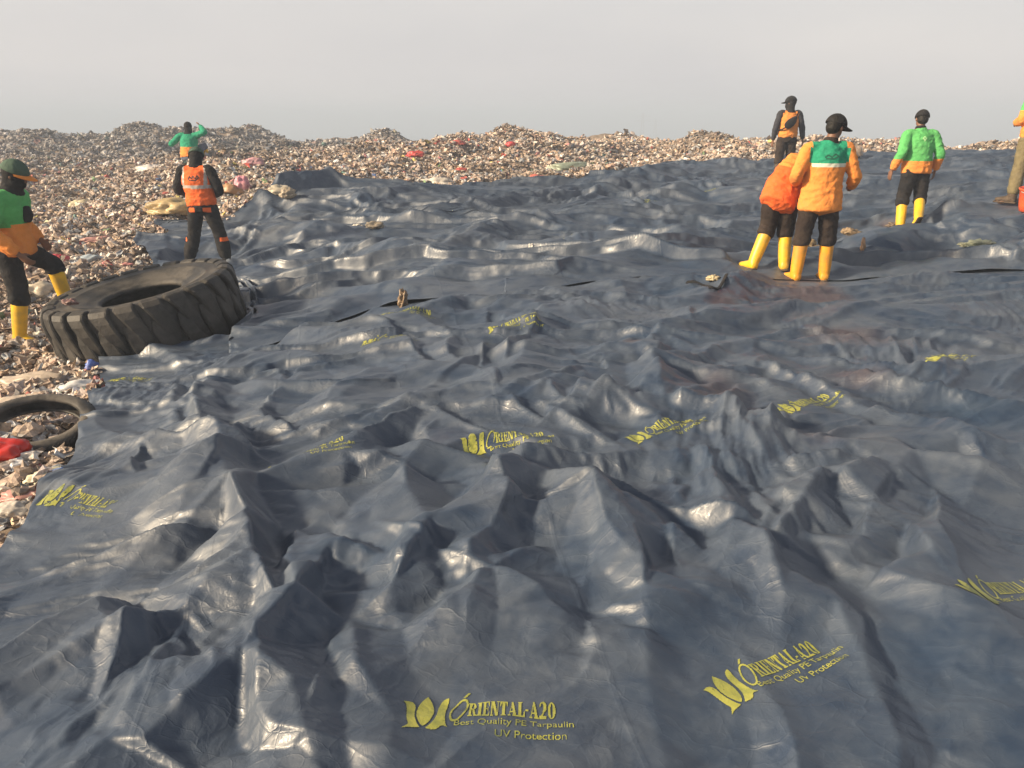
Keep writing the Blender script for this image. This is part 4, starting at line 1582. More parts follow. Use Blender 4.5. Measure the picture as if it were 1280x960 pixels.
        for i in range(15):
            a = math.radians(-72 + 144 * i / 14)
            for lst, dz in ((top, .006), (bot, -.003)):
                row = []
                for rr in (0, .5, 1):
                    ex = 1 + rr * .85 * math.cos(a * .85)
                    row.append(bm.verts.new((.092 * kk * math.sin(a) * (1 + .05 * rr), .103 * kk * math.cos(a) * ex, .020 + lift + dz - .006 * rr - .014 * rr * abs(math.sin(a)))))
                lst.append(row)
        for i in range(14):
            for j in range(2):
                bm.faces.new((top[i][j], top[i][j + 1], top[i + 1][j + 1], top[i + 1][j]))
                bm.faces.new((bot[i][j], bot[i + 1][j], bot[i + 1][j + 1], bot[i][j + 1]))
            bm.faces.new((top[i][2], bot[i][2], bot[i + 1][2], top[i + 1][2]))
        for v in bm.verts: v.co = Vector(hp(0, -.010, 0)) + CM.to_3x3() @ v.co
        bmesh.ops.recalc_face_normals(bm, faces=bm.faces)
        me = bpy.data.meshes.new('brim')
        bm.to_mesh(me); bm.free()
        me.materials.append(brimm)
        me.polygons.foreach_set('use_smooth', np.ones(len(me.polygons), bool))
        bo = bpy.data.objects.new('brim', me)
        COL.objects.link(bo); bo.parent = co
    return root


def stand(**kw):
    J = dict(pelvis=(0, 0, .93), waist=(0, 0, 1.06), chest=(0, .0, 1.27), neck=(0, .0, 1.465), head=(0, .02, 1.585),
             shL=(-.185, 0, 1.385), shR=(.185, 0, 1.385), elL=(-.255, -.03, 1.12), elR=(.255, -.03, 1.12), wrL=(-.27, .06, .88), wrR=(.27, .06, .88),
             hipL=(-.095, 0, .87), hipR=(.095, 0, .87), knL=(-.12, .03, .47), knR=(.12, .03, .47), anL=(-.14, 0, .09), anR=(.14, 0, .09),
             toeL=(-.16, .20, .03), toeR=(.16, .20, .03))
    J.update(kw)
    return J


def foot_z(px, py, Y):
    """the ground under a spot seen in the photo, as the sheets really lie there"""
    p = at(px, py, Y)
    h = tarp_hit(p[0], p[1])
    return p, (h[0].z if h else float(heap_z(p[0], p[1])))


WORKERS = 'workers standing about on the rubbish heap'

# --- capped man in the middle, seen from behind
p, z = foot_z(1013, 347, 8.30)
capped = person('man in an orange jacket with sea-green yoke and pale stripe, black cap, amber boots', (p[0], p[1], z - .02), 0,
       stand(chest=(.01, .0, 1.27), neck=(.035, .01, 1.465), head=(.075, .03, 1.595), look=(.80, .55, -.02), capdir=(1, .12, .0),
             shL=(-.185, 0, 1.375), shR=(.205, 0, 1.385), elL=(-.30, -.05, 1.12), wrL=(-.20, .22, 1.02), elR=(.315, -.03, 1.11), wrR=(.355, .12, .99), hdR=(.35, .8, -.15), curlR=.7,
             anL=(-.165, .0, .09), anR=(.15, .02, .09), knL=(-.135, .02, .47), knR=(.14, .03, .47), toeL=(-.21, .2, .03), toeR=(.19, .21, .03)),
       dict(top_name='jacket', top_mats=[ORANGE, TEAL, PALE], hem=-1.25, hem_r=(.228, .185),
            top_pick=lambda c: (1 if c.z > 1.245 else (2 if c.z > 1.212 else 0)) if (abs(c.x - .01) < .205 and (abs(c.x - .01) < .175 or c.z > 1.25 and c.z < 1.40)) else 0,
            trouser_mats=[BROWN], boot_mat=AMBER, cap=(BLACK, BLACK), collar=BROWN, hair=True, group=WORKERS), 1.0)

# --- man bent behind him
p, z = foot_z(963, 343, 8.62)
person('man bending sideways in a red-orange shirt, half hidden behind the capped man', (p[0], p[1], z - .02), 0,
       stand(pelvis=(.03, .0, .86), waist=(.08, .05, .95), chest=(.24, .18, 1.06), neck=(.38, .29, 1.14), head=(.46, .38, 1.17), look=(.5, .8, -.5),
             shL=(.19, .24, 1.19), shR=(.40, .22, 1.00), elL=(.17, .40, .98), wrL=(.25, .52, .82), elR=(.47, .32, .82), wrR=(.45, .46, .68),
             hipL=(-.06, 0, .81), hipR=(.12, 0, .81), knL=(-.07, .05, .46), knR=(.13, .05, .44), anL=(-.21, -.02, .10), anR=(.13, -.02, .09), toeL=(-.30, .16, .04), toeR=(.15, .19, .03)),
       dict(top_mats=[FLUO, ORANGE, PALE], top_pick=lambda c: 1 if c.z > 1.09 - .25 * (c.x - .2) else 0, hem=-1.5, hem_r=(.195, .16),
            trouser_mats=[BROWN], boot_mat=YELLOW, cap=(BLACK, BLACK), hair=True, group=WORKERS))

# --- man walking away
p, z = foot_z(1128, 291, 11.55)
walker = person('man walking away in a green and orange shirt, one boot sole showing', (p[0], p[1], z - .015), 0,
       stand(pelvis=(.06, .02, .95), waist=(.06, .03, 1.08), chest=(.06, .06, 1.29), neck=(.06, .09, 1.48), head=(.07, .12, 1.60), look=(.1, 1, -.1),
             shL=(-.125, .06, 1.385), shR=(.245, .05, 1.385), elL=(-.225, -.06, 1.14), wrL=(-.285, .04, .90), elR=(.345, -.02, 1.13), wrR=(.375, .10, .90), hdL=(-.1, .2, -1), hdR=(.05, .2, -1),
             hipL=(-.03, .0, .89), hipR=(.15, .02, .89), knL=(-.05, .06, .48), knR=(.20, .05, .50), anL=(-.06, -.02, .09), anR=(.05, -.29, .26), toeL=(-.12, .18, .03), toeR=(.0, -.29, .04)),
       dict(top_mats=[GREEN, ORANGE], top_pick=lambda c: 1 if (c.z < 1.03 if abs(c.x - .06) < .22 else c.z < 1.06) else 0, hem=-.7,
            trouser_mats=[BLACK], boot_mat=YELLOW, hair=True, cap=(BLACK, None), collar=BLACK, group=WORKERS), 1.0)

# --- man with a sling bag, farther back
p, z = foot_z(980, 208, 17.4)
slung = person('man far behind in orange top with dark sleeves, black sling bag on his back', (p[0], p[1], z), 0,
       stand(head=(-.005, .02, 1.60), look=(-.75, .65, -.05), elL=(-.27, -.02, 1.12), wrL=(-.285, .03, .86), elR=(.27, -.05, 1.12), wrR=(.335, .02, .88)),
       dict(vest=True, top_name='vest', top_mats=[ORANGE, BLACK], top_pick=lambda c: 0, sleeve_mat=mat_fabric('charcoal_cloth', (.035, .036, .045), .9), hem=-.1, hem_r=(.185, .145),
            trouser_mats=[BROWN], boot_mat=SOLE, cap=(BLACK, BLACK), hood=True, group=WORKERS), 1.02)
bm = bmesh.new()
loft(bm, [(-.13, -.20, 1.13), (-.08, -.215, 1.17), (.01, -.215, 1.25), (.075, -.20, 1.33)], [(.05, .035), (.085, .05), (.078, .048), (.03, .025)], (.7, 0, -.7), 16)
fuse('sling_bag', bm, .010, slung, [BLACK], None, 2, .004, 20, 3).name = 'sling_bag'
bm = bmesh.new()
loft(bm, [(.07, -.19, 1.32), (.13, -.12, 1.41), (.145, .0, 1.44), (.12, .10, 1.38)], [(.018, .006)] * 4, (.7, 0, -.7), 8)
fuse('bag_strap', bm, .006, slung, [BLACK], None, 1)
bm = bmesh.new()
loft(bm, [(-.10, -.19, 1.13), (-.18, -.13, 1.08), (-.205, 0, 1.06)], [(.018, .006)] * 3, (0, 0, 1), 8)
fuse('bag_strap', bm, .006, slung, [BLACK], None, 1)

# --- man in the orange vest behind the big tyre
p, z = foot_z(260, 334, 11.1)
vest = person('man in orange vest with grey bands standing legs apart behind the big tyre', (p[0], p[1], z), 0,
       stand(pelvis=(.03, 0, .90), waist=(.02, .01, 1.03), chest=(-.01, .02, 1.24), neck=(-.015, .07, 1.43), head=(-.02, .13, 1.53), look=(-.45, .75, -.5),
             shL=(-.20, .02, 1.355), shR=(.19, .02, 1.355), elL=(-.29, .02, 1.10), wrL=(-.10, .24, 1.02), elR=(.30, .0, 1.09), wrR=(.14, .25, 1.0),
             hipL=(-.06, 0, .84), hipR=(.13, 0, .84), knL=(-.16, .05, .46), knR=(.22, .05, .46), anL=(-.27, .0, .09), anR=(.29, .0, .09), toeL=(-.34, .18, .03), toeR=(.35, .18, .03)),
       dict(vest=True, top_name='vest', top_mats=[FLUO, SILVER], sleeve_mat=BLACK, hem=-.10, hem_r=(.20, .155),
            top_pick=lambda c: 1 if (1.125 < c.z < 1.165 or (.135 < abs(c.x + .005) < .175 and c.z > 1.15)) else 0,
            trouser_mats=[BLACK, FLUO], trouser_pick=lambda c: 1 if (c.y < -.02 and .80 < c.z < .86 and .06 < abs(c.x - .03) < .16) or (.38 < c.z < .44 and abs(c.x) > .235 and c.y < .06) else 0,
            boot_mat=BLACK, trouser_to=.85, cuff=.07, boot_from=.6, cap=(CAPGREEN, CAPGREEN), hood=True, group=WORKERS), 1.0)

# --- hooded man at the left edge, one foot up on the tyre
p, z = foot_z(41, 424, 7.65)
hooded = person('man in black hood and orange-brimmed cap, one foot up beside the big tyre', (p[0], p[1], z - .02), -math.pi / 2,
       stand(pelvis=(0, .03, .94), waist=(0, .02, 1.07), chest=(0, .05, 1.29), neck=(0, .11, 1.49), head=(0, .16, 1.60), look=(-.05, 1, -.16),
             shL=(-.185, .06, 1.39), shR=(.185, .06, 1.39), elL=(-.23, .0, 1.14), wrL=(-.14, .20, .97), elR=(.30, .02, 1.12), wrR=(.26, .20, .90), hdR=(-.1, .6, -.6), curlR=.5,
             hipL=(-.095, .03, .88), hipR=(.095, .0, .88), knL=(-.22, .22, .72), knR=(.11, .03, .48), anL=(-.27, .25, .37), anR=(.12, -.04, .09), toeL=(-.31, .47, .32), toeR=(.14, .16, .03)),
       dict(top_mats=[GREEN, ORANGE], top_pick=lambda c: 1 if c.z < (1.155 if c.x < .16 else 1.135) else 0, hem=-.62, hem_r=(.195, .155),
            trouser_mats=[BLACK], boot_mat=YELLOW, cap=(CAPGREEN, ORANGE), hood=True, group=WORKERS), 1.03)
bm = bmesh.new()
loft(bm, [(.0, .185, 1.17), (.0, .205, 1.23), (.0, .20, 1.31)], [(.05, .028), (.06, .04), (.04, .028)], (1, 0, 0), 14)
fuse('chest_pouch', bm, .010, hooded, [BLACK], None, 2)

# --- far man sitting on the heap, elbows out
p, z = foot_z(238, 206, 19.4)
person('far man sitting on the left heap in a green jacket with both elbows raised sideways', (p[0], p[1], z - .05), 0,
       stand(pelvis=(0, 0, .16), waist=(0, .03, .29), chest=(.01, .08, .52), neck=(.01, .11, .71), head=(.01, .14, .83), look=(0, 1, -.1),
             shL=(-.19, .08, .63), shR=(.20, .08, .64), elL=(-.42, .05, .44), wrL=(-.30, .28, .62), elR=(.42, .05, .72), wrR=(.26, .24, .86),
             hipL=(-.10, .02, .14), hipR=(.10, .02, .14), knL=(-.22, .40, .40), knR=(.22, .40, .40), anL=(-.20, .62, .08), anR=(.20, .62, .08), toeL=(-.22, .82, .03), toeR=(.22, .82, .03)),
       dict(top_mats=[TEAL, ORANGE], top_pick=lambda c: 1 if (c.z < .38 and abs(c.x) < .24) else 0, hem=-.2, trouser_mats=[SLATE], boot_mat=YELLOW, hood=True, group=WORKERS), 1.0)

# --- man cut off by the right edge
p, z = foot_z(1277, 252, 11.5)
z = min(z, p[2] + .03)
person('man cut off at the right edge in khaki trousers and a green and orange shirt', (p[0], p[1], z), .15,
       stand(knL=(-.13, .02, .47), anL=(-.17, .0, .09), toeL=(-.26, .15, .03), hipL=(-.10, 0, .87), elL=(-.235, .02, 1.12), wrL=(-.12, .26, 1.08)),
       dict(top_mats=[GREEN, ORANGE], top_pick=lambda c: 1 if c.z < 1.24 else 0, hem=-.25, trouser_mats=[KHAKI], boot_mat=SOLE, trouser_to=.9, cuff=.075, bag=.085, boot_from=.75,
            cap=(BLACK, BLACK), hair=True, group=WORKERS), 1.02)


def back_mark(root, garment, strokes, mat, r=.006):
    """a small printed mark: flat strokes laid on the back of a garment"""
    g = [c for c in root.children if c.name.split('.')[0] == garment][0]
    bv = BVHTree.FromPolygons([v.co.copy() for v in g.data.vertices], [tuple(p.vertices) for p in g.data.polygons])
    V, F = [], []
    for st in strokes:
        st = np.array(st)
        L = np.concatenate([[0], np.cumsum(np.linalg.norm(np.diff(st, axis=0), axis=1))])
        q = np.linspace(0, L[-1], max(4, int(L[-1] / .008)))
        P = np.stack([np.interp(q, L, st[:, 0]), np.interp(q, L, st[:, 1])], 1)
        D = np.gradient(P, axis=0); D /= np.linalg.norm(D, axis=1)[:, None] + 1e-9
        N = np.stack([-D[:, 1], D[:, 0]], 1)
        k0 = len(V)
        for a, n in zip(P, N):
            for sg in (-1, 1):
                c = a + n * r * sg
                h = bv.ray_cast(Vector((c[0], -1.5, c[1])), Vector((0, 1, 0)))[0]
                V.append((c[0], (h.y if h else 0) - .002, c[1]))
        for i in range(len(P) - 1):
            F.append((k0 + 2 * i, k0 + 2 * i + 1, k0 + 2 * i + 3, k0 + 2 * i + 2))
    mesh_obj('printed_mark', V, F, mat, root)


back_mark(vest, 'vest', [[(-.07, 1.245), (-.05, 1.29), (-.02, 1.255), (.0, 1.295), (.03, 1.255), (.055, 1.30), (.075, 1.27), (.03, 1.235), (-.06, 1.238)]], mat_plain('dark_print', (.06, .03, .03), .7), .007)
back_mark(capped, 'jacket', [[(-.06, 1.30), (-.03, 1.325), (.01, 1.305), (.045, 1.335), (.08, 1.315), (.03, 1.29), (-.05, 1.292)]], mat_plain('dark_green_print', (.01, .10, .06), .7), .008)
back_mark(walker, 'shirt', [[(.03, 1.335), (.06, 1.365), (.09, 1.335), (.06, 1.325), (.03, 1.335)], [(.045, 1.345), (.06, 1.30), (.078, 1.345)]], mat_plain('pale_green_print', (.35, .62, .30), .7), .006)
print('people', round(time.time() - T0, 1))
# ------------------------------------------------------------------ the print on the tarpaulins
def in_poly(px, py, poly):
    poly = np.asarray(poly, float)
    r = np.zeros(px.shape, bool)
    j = len(poly) - 1
    for i in range(len(poly)):
        xi, yi = poly[i]; xj, yj = poly[j]
        c = ((yi > py) != (yj > py)) & (px < (xj - xi) * (py - yi) / (yj - yi + 1e-12) + xi)
        r ^= c
        j = i
    return r


def bez(*P):
    P = np.array(P, float)
    t = np.linspace(0, 1, 14)[:, None]
    return (1 - t) ** 3 * P[0] + 3 * t * (1 - t) ** 2 * P[1] + 3 * t * t * (1 - t) * P[2] + t ** 3 * P[3]


LOTUS = [
    np.concatenate([bez((.50, .10), (.28, .30), (.28, .70), (.50, .98)), bez((.50, .98), (.74, .70), (.74, .30), (.53, .10))]),
    np.concatenate([bez((.02, .70), (.16, .70), (.12, .30), (.22, .12)), bez((.22, .12), (.25, .04), (.16, .02), (.12, -.08)), bez((.12, -.08), (.22, .02), (.36, .0), (.46, .05)), bez((.46, .05), (.22, .35), (.34, .62), (.26, .70)), bez((.26, .70), (.20, .78), (.10, .72), (.02, .70))]),
    np.concatenate([bez((.57, .05), (.70, .02), (.80, .02), (.86, .14)), bez((.86, .14), (.90, .16), (.96, .15), (1.0, .13)), bez((1.0, .13), (.86, .30), (.96, .80), (.94, 1.0)), bez((.94, 1.0), (.74, .96), (.76, .70), (.76, .52)), bez((.76, .52), (.76, .30), (.66, .16), (.57, .05))]),
]


def glyph(ch):
    """heavy slab-serif capitals on a unit height: (shapes to add, shapes to cut, advance)"""
    R = lambda a, b, c, d: [(a, b), (c, b), (c, d), (a, d)]
    el = lambda cx, cy, rx, ry: [(cx + rx * math.cos(t), cy + ry * math.sin(t)) for t in np.linspace(0, 2 * math.pi, 40)]
    s = .07
    if ch == 'I': return [R(.08, 0, .34, 1), R(0, 0, .42, s), R(0, 1 - s, .42, 1)], [], .46
    if ch == 'R': return [R(.08, 0, .32, 1), R(0, 0, .40, s), R(0, 1 - s, .5, 1), el(.45, .745, .27, .255), R(.3, .49, .46, 1), [(.36, .5), (.56, .52), (.72, .07), (.84, .06), (.84, 0), (.54, 0)]], [el(.42, .745, .10, .185)], .86
    if ch == 'E': return [R(.08, 0, .33, 1), R(0, 0, .66, s), R(0, 1 - s, .64, 1), R(.3, .47, .5, .54), R(.47, .36, .52, .65), [(.66, 0), (.66, .32), (.62, .32), (.48, 0)], [(.64, 1), (.64, .70), (.60, .70), (.47, 1)]], [], .72
    if ch == 'N': return [R(.10, 0, .17, 1), R(0, 0, .28, s), R(0, 1 - s, .3, 1), [(.08, 1), (.34, 1), (.74, .0), (.50, .0)], R(.67, 0, .74, 1), R(.56, 1 - s, .84, 1)], [], .88
    if ch == 'T': return [R(.22, 0, .48, 1), R(.12, 0, .58, s), R(0, 1 - s, .70, 1), [(0, 1), (0, .66), (.05, .66), (.20, 1)], [(.70, 1), (.70, .66), (.65, .66), (.5, 1)]], [], .73
    if ch == 'A': return [[(.10, 0), (.16, 0), (.42, .86), (.36, 1), (.40, 1)], [(.36, 1), (.48, 1), (.80, 0), (.54, 0), (.33, .80)], R(.22, .25, .6, .32), R(0, 0, .28, s), R(.46, 0, .90, s)], [], .90
    if ch == 'L': return [R(.08, 0, .33, 1), R(0, 0, .64, s), R(0, 1 - s, .42, 1), [(.64, 0), (.64, .36), (.60, .36), (.46, 0)]], [], .68
    if ch == '-': return [R(.02, .34, .32, .45)], [], .38
    if ch == '0': return [el(.34, .5, .32, .51)], [el(.34, .5, .10, .44)], .72
    if ch == '2': return [el(.32, .70, .30, .31), [(.42, .52), (.62, .66), (.30, .20), (.02, .16), (.02, .02)], R(.02, 0, .62, .20)], [el(.25, .66, .11, .25), [(-.02, .66), (.2, .72), (.22, .46), (.26, .34), (-.02, .30)]], .70
    return [], [], .4


def text_tris(body, size):
    cu = bpy.data.curves.new('t', 'FONT')
    cu.body = body
    cu.size = size
    o = bpy.data.objects.new('t', cu)
    COL.objects.link(o)
    dg = bpy.context.evaluated_depsgraph_get()
    dg.update()
    me = bpy.data.meshes.new_from_object(o.evaluated_get(dg))
    me.calc_loop_triangles()
    v = np.array([p.co[:2] for p in me.vertices])
    tr = np.array([t.vertices[:] for t in me.loop_triangles])
    bpy.data.objects.remove(o)
    bpy.data.curves.remove(cu)
    bpy.data.meshes.remove(me)
    return v[tr]


WID, X0L, Y0L, HGT = .50, -.005, -.060, .215


def logo_mask(res):
    nx, ny = int(WID / res), int(HGT / res)
    gx, gy = np.meshgrid(X0L + (np.arange(nx) + .5) * res, Y0L + (np.arange(ny) + .5) * res)
    m = np.zeros(gx.shape, bool)
    for p in LOTUS: m |= in_poly(gx, gy, p * np.array([.135, .140]) + np.array([0, .0]))
    m &= ~((np.abs(gx - .0675 - .0) > 9))
    # the tall italic first letter is only an outline
    sl = gx - .16 - (gy - .088) * .28
    e = (sl / .021) ** 2 + ((gy - .088) / .047) ** 2
    e2 = (sl / .0155) ** 2 + ((gy - .088) / .040) ** 2
    m |= (e < 1) & (e2 > 1)
    m |= in_poly(gx, gy, [(.168, .139), (.176, .139), (.188, .154), (.180, .154)])
    x, h = .186, .060
    for ch in 'RIENTAL-A20':
        add, cut, adv = glyph(ch)
        k = h * (.50 if ch not in '20' else .56)
        g = np.zeros_like(m)
        for p in add: g |= in_poly(gx, gy, np.array(p) * (k, h * (1.0)) + (x, .060))
        for p in cut: g &= ~in_poly(gx, gy, np.array(p) * (k, h) + (x, .060))
        m |= g
        x += adv * k
    for body, size, ox, oy in (('Best Quality PE Tarpaulin', .0315, .150, .027), ('UV Protection', .0330, .262, -.012)):
        for t in text_tris(body, size):
            t = t + (ox, oy)
            lo, hi = t.min(0), t.max(0)
            i0, i1 = np.searchsorted(gx[0], lo[0]), np.searchsorted(gx[0], hi[0])
            j0, j1 = np.searchsorted(gy[:, 0], lo[1]), np.searchsorted(gy[:, 0], hi[1])
            if i1 > i0 and j1 > j0:
                sx, sy = gx[j0:j1, i0:i1], gy[j0:j1, i0:i1]
                m[j0:j1, i0:i1] |= in_poly(sx, sy, t)
    return m, res


MASKS = {r: logo_mask(r) for r in (.0016, .0026, .0045)}


def mat_print():
    t = NT('yellow_print')
    co = t.n('ShaderNodeTexCoord').outputs['Object']
    a = t.noise(co, 9, 6, .7)
    c = t.ramp(a, [(.30, (.15, .18, .06)), (.50, (.33, .34, .07)), (.70, (.43, .42, .09))])
    b = t.bump(t.noise(co, 24, 5, .6, 1.2), .3, .01)
    t.set(Base_Color=c, Roughness=.42, Normal=b, Specular_IOR_Level=.5)
    return t.m


M_PRINT = mat_print()


def put_logo(p0, p1, wear, seed):
    a, b = hit(*p0), hit(*p1)
    d = (b - a)[:2]
    d /= np.linalg.norm(d)
    n = np.array([-d[1], d[0]])
    dist = np.hypot(*a[:2])
    res = .0016 if dist < 2.8 else (.0026 if dist < 5 else .0045)
    m, r = MASKS[res]
    ny, nx = m.shape
    wx, wy = np.meshgrid(np.arange(nx) * r, np.arange(ny) * r)
    m = m & (fbm(wx / .06, wy / .06, seed, 4) < 1.25 - 1.9 * wear) & (fbm(wx / .009, wy / .009, seed + 5, 2) < 1.30 - wear * 1.9)
    jj, ii = np.nonzero(m)
    if not len(jj): return
    key = np.concatenate([jj * (nx + 1) + ii, jj * (nx + 1) + ii + 1, (jj + 1) * (nx + 1) + ii + 1, (jj + 1) * (nx + 1) + ii])
    uq, inv = np.unique(key, return_inverse=True)
    F = inv.reshape(4, -1).T
    u, v = X0L + (uq % (nx + 1)) * r, Y0L + (uq // (nx + 1)) * r
    X, Y = a[0] + d[0] * u + n[0] * v, a[1] + d[1] * u + n[1] * v
    # the sheet the middle of the print lies on
    best, bz = None, -9
    cx, cy = a[0] + d[0] * .25, a[1] + d[1] * .25
    for k, bv in _BV.items():
        h = bv.ray_cast(Vector((cx, cy, 8)), Vector((0, 0, -1)))
        if h[0] is not None and h[0].z > bz: best, bz = k, h[0].z
    if best is None: return
    bv = _BV[best]
    V = np.zeros((len(X), 3))
    okv = np.ones(len(X), bool)
    for i, (x, y) in enumerate(zip(X.tolist(), Y.tolist())):
        h = bv.ray_cast(Vector((x, y, 8)), Vector((0, 0, -1)))
        if h[0] is None: okv[i] = False; continue
        V[i] = h[0] + h[1] * (.0016 + .0001 * dist)
    F = F[okv[F].all(1)]
    if not len(F): return
    mesh_obj('printed_logo', V, F, M_PRINT, SHEETS[best][0])


for i, (p0, p1, wear) in enumerate([((496, 935), (703, 940), .0), ((905, 905), (1075, 832), .0), ((1216, 795), (1400, 735), .0), ((42, 645), (192, 662), .28), ((320, 610), (455, 585), .22),
                                    ((575, 575), (690, 566), .15), ((792, 566), (890, 543), .05), ((984, 530), (1075, 505), .08), ((1168, 472), (1240, 458), .15), ((608, 432), (672, 424), .05),
                                    ((448, 444), (505, 441), .3), ((806, 262), (846, 256), .0), ((682, 312), (722, 307), .0), ((652, 344), (690, 340), .0), ((874, 249), (915, 246), .15), ((132, 478), (190, 482), .36),
                                    ((474, 418), (534, 413), .1)]):
    put_logo(p0, p1, wear + (.07 if i > 2 else 0), 300 + 7 * i)
print('prints', round(time.time() - T0, 1))
# ------------------------------------------------------------------ odd scraps lying on the sheets
B('foil_scrap', 201, 553, (0.016, 0.014, 0.015), (0.560, 0.560, 0.576), 'tiny silvery scrap on the tarpaulin below the big tyre', 'scrap', 50, .4, rough=.2, dirt=0, sink=0)
B('cloth_bundle', 505, 391, (0.042, 0.042, 0.095), (0.176, 0.120, 0.072), 'small brown bundle standing up on a tarpaulin fold right of the big tyre', 'bundle', 51, .2, sink=.1, crease=.8)
B('plastic_scrap', 890, 364, (0.056, 0.045, 0.037), (0.496, 0.416, 0.256), 'cream scrap on the tarpaulin left of the bending man, in front of his boots', 'scrap', 52, .3, sink=.1, crease=.8)
B('paper_scrap', 681, 284, (0.072, 0.045, 0.037), (0.560, 0.560, 0.544), 'white paper scrap out on the far tarpaulin', 'scrap', 53, .1, dirt=.1, sink=.1, crease=.8)
B('paper_scrap', 664, 327, (0.040, 0.027, 0.037), (0.544, 0.528, 0.496), 'small white scrap on the tarpaulin below the white paper scrap', 'scrap', 54, .1, dirt=.1, sink=.1, crease=.8)
B('plastic_scrap', 448, 291, (0.088, 0.054, 0.050), (0.528, 0.496, 0.440), 'off-white strip among a few scraps on the far left tarpaulin folds', 'scrap', 55, .4, sink=.1, crease=.8)
B('plastic_scrap', 470, 298, (0.120, 0.081, 0.062), (0.272, 0.232, 0.176), 'tan crumpled scrap among the scraps on the far left tarpaulin folds', 'scrap', 56, .2, sink=.1, crease=.8)
B('plastic_scrap', 504, 306, (0.104, 0.072, 0.062), (0.480, 0.416, 0.320), 'cream lump at the right end of the scraps on the far left tarpaulin', 'scrap', 57, .2, sink=.1, crease=.8)
B('plastic_scrap', 362, 266, (0.128, 0.090, 0.112), (0.368, 0.304, 0.224), 'buff lump lying at the foot of the raised dark tarpaulin fold', 'scrap', 58, .2, sink=.1, crease=.8)
B('wood_piece', 1060, 318, (0.120, 0.063, 0.062), (0.288, 0.208, 0.128), 'tan scrap on the tarpaulin right beside the amber boots of the capped man', 'scrap', 59, .1, sink=.1, crease=.8)
B('wood_piece', 1008, 316, (0.136, 0.063, 0.062), (0.304, 0.216, 0.112), 'flat tan scrap showing between the boots of the capped man', 'scrap', 60, -.3, sink=.1, crease=.8)
B('plastic_scrap', 1075, 333, (0.024, 0.027, 0.088), (0.336, 0.200, 0.112), 'small upright tan stub on the tarpaulin right of the capped man', 'scrap', 61, .1, sink=.1, crease=.8)
B('plastic_scrap', 1222, 318, (0.224, 0.126, 0.062), (0.240, 0.264, 0.192), 'grey-green scrap in the gap under the far tarpaulin rim at the right', 'scrap', 62, .1, sink=.1, crease=.8)
B('cloth_scrap', 1117, 289, (0.096, 0.054, 0.044), (0.128, 0.096, 0.072), 'brown rag on the tarpaulin behind the heel of the walking man', 'rag', 63, .1, sink=.1, crease=.8)
B('cloth_scrap', 82, 382, (0.056, 0.045, 0.031), (0.240, 0.136, 0.128), 'pinkish grey rag lying on the upper wall of the big tyre', 'rag', 64, .1, sink=.1, crease=.8)
_o = bpy.context.scene.objects.get('cloth_scrap.001')
_q = at(88, 381, 6.72)
_o.location = (_q[0], _q[1], _q[2] + .02)
# black strap, a bent flat band
_s = [tarp_hit(*hit(px, py)[:2])[0] for px, py in [(858, 363), (868, 367), (880, 371), (890, 376), (898, 373), (906, 366)]]
bm = bmesh.new()
loft(bm, [Vector(q) + Vector((0, 0, .012 + .012 * (i % 2))) for i, q in enumerate(_s)], [(.020, .008)] * 6, (0, 1, 0), 10)
me = bpy.data.meshes.new('strap'); bm.to_mesh(me); bm.free()
me.materials.append(BLACK)
o = bpy.data.objects.new('strap', me); COL.objects.link(o)
tag(o, 'black twisted strap lying on the tarpaulin in front of the bending man', 'strap')

# orange-red bucket at the right edge
p, z = foot_z(1287, 264, 11.0)
z = min(z, p[2] + .05)
V, F = lathe([(.001, .012), (.135, .012), (.150, .10), (.172, .30), (.182, .305), (.186, .325), (.178, .33), (.168, .318), (.145, .10), (.128, .024), (.001, .024)], 40)
root = empty('bucket', (p[0], p[1], z))
root.rotation_euler = (.08, -.05, 0)
tag(root, 'orange-red bucket standing on the tarpaulin at the right edge of the picture', 'bucket')
mesh_obj('pail', V, F, mat_plain('orange_red_plastic', (.72, .10, .025), .4, .1, 9, .05, .5, .25), root)
bm = bmesh.new()
loft(bm, [(.185 * math.cos(a), -.02 - .16 * math.sin(a), .29 - .03 * math.sin(a)) for a in np.linspace(0, math.pi, 9)], [.005] * 9, (0, 0, 1), 8)
me = bpy.data.meshes.new('handle'); bm.to_mesh(me); bm.free(); me.materials.append(SILVER)
o = bpy.data.objects.new('handle', me); COL.objects.link(o); o.parent = root

# ------------------------------------------------------------------ the plain far below: low buildings, trees and two masts, all but lost in the haze
M_WALL = mat_plain('pale_plaster', (.68, .66, .62), .8, .1, .05, 0, .2)
M_ROOF = mat_plain('pale_metal_roof', (.74, .74, .74), .55, .12, .05, 0, .3)
M_ROOF2 = mat_plain('clay_roof', (.33, .17, .11), .8, .2, .05, 0, .2)
rg = random.Random(9)


def house_mesh(name, w, d, h, rh):
    v = [(-w, -d, 0), (w, -d, 0), (w, d, 0), (-w, d, 0), (-w, -d, h), (w, -d, h), (w, d, h), (-w, d, h), (-w, 0, h + rh), (w, 0, h + rh)]
    f = [(0, 1, 5, 4), (1, 2, 6, 5), (2, 3, 7, 6), (3, 0, 4, 7), (4, 5, 9, 8), (6, 7, 8, 9), (5, 6, 9), (7, 4, 8)]
    return v, f, [0, 0, 0, 0, 1, 1, 0, 0]


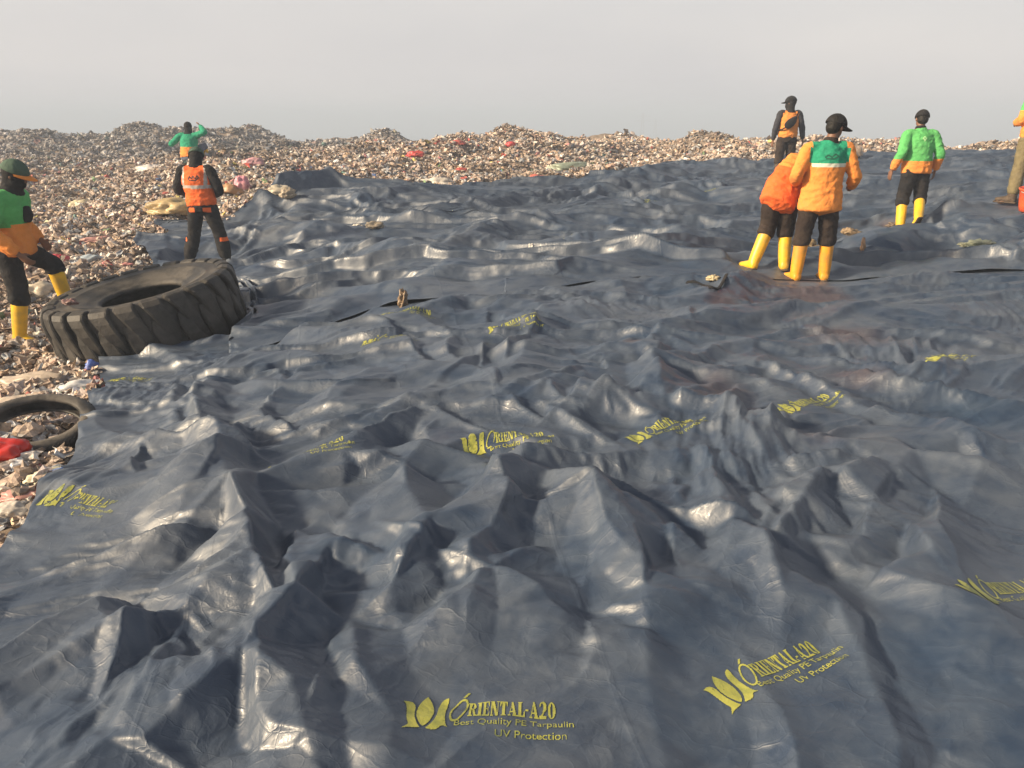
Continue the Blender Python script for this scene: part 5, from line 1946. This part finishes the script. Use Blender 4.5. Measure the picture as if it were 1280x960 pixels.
H = []
for k, (w_, d_, h_, rh) in enumerate([(9, 6, 5, 3), (22, 12, 8, 3), (34, 14, 9, 2.5), (7, 6, 9, 2), (14, 9, 6, 4)]):
    v, f, mi = house_mesh('distant_building', w_, d_, h_, rh)
    H.append((v, f, mi))
base_ = []
for i in range(150):
    Y = rg.uniform(330, 1100)
    px = rg.choice([rg.uniform(1040, 1300), rg.uniform(1040, 1300), rg.uniform(860, 1300), rg.uniform(330, 900)])
    X = at(px, 170, Y)[0]
    k = rg.randrange(5)
    if i < 10:
        v, f, mi = H[i % 5]
        o = mesh_obj('distant_building', v, f, None, None, False, [M_WALL, M_ROOF if i < 5 or rg.random() < .6 else M_ROOF2], mi)
        base_.append(o)
    else:
        o = rg.choice(base_).copy()
        COL.objects.link(o)
    o.location = (X, Y, -34.1)
    o.rotation_euler = (0, 0, rg.uniform(-.6, .6))
    tag(o, 'tiny pale building on the hazy plain beyond the rubbish heap', 'building', 'distant buildings on the plain')

M_LEAF = mat_plain('hazy_foliage', (.05, .08, .035), .9, .35, .3, .3, .1)
v, f, c_ = [], [], 0
fv, ff = ico(2)
R9 = np.random.default_rng(3)
n = 2600
Yw = R9.uniform(350, 3200, n); Xw = (R9.uniform(-.75, .75, n)) * Yw
sz = R9.uniform(4, 11, n)
wv_ = (fv[None] * (1 + .25 * R9.normal(size=(n, len(fv), 1)))) * (sz[:, None] * np.array([1.5, 1.2, .8]))[:, None] + np.stack([Xw, Yw, -34 + sz * .5], 1)[:, None]
o = mesh_obj('distant_woods', wv_.reshape(-1, 3), (ff[None] + (np.arange(n) * len(fv))[:, None, None]).reshape(-1, 3), M_LEAF, None, False)
tag(o, 'scattered far-off trees on the hazy plain', kind='stuff')

M_STEEL = mat_plain('grey_steel', (.25, .25, .26), .6, .1, 1, 0, .4)


def mast(px, Y, ztop):
    X = at(px, 160, Y)[0]
    root = empty('transmission_mast', (X, Y, -34))
    Ht = ztop + 34
    bm = bmesh.new()

    def bar(a, b, r):
        loft(bm, [a, lerp(a, b, .5), b], [r, r, r], (1, .3, .2), 6, 1)
    corners = lambda t: [np.array([sx * (2.6 - 2.2 * t), sy * (2.6 - 2.2 * t), Ht * t]) for sx, sy in ((-1, -1), (1, -1), (1, 1), (-1, 1))]
    lv = [corners(t) for t in np.linspace(0, 1, 9)]
    for a, b in zip(lv, lv[1:]):
        for i in range(4):
            bar(a[i], b[i], .22)
            bar(a[i], b[(i + 1) % 4], .12)
            bar(b[i], b[(i + 1) % 4], .12)
    for h in (.86, .95):
        bar(np.array([-5.5, 0, Ht * h]), np.array([5.5, 0, Ht * h]), .2)
    me = bpy.data.meshes.new('lattice'); bm.to_mesh(me); bm.free(); me.materials.append(M_STEEL)
    o = bpy.data.objects.new('lattice', me); COL.objects.link(o); o.parent = root
    return root


tag(mast(803, 620, 5.0), 'faint lattice mast on the plain, the taller and left one of a pair', 'mast')
tag(mast(819, 660, 1.0), 'faint lattice mast on the plain, the shorter and right one of a pair', 'mast')
print('all', round(time.time() - T0, 1))
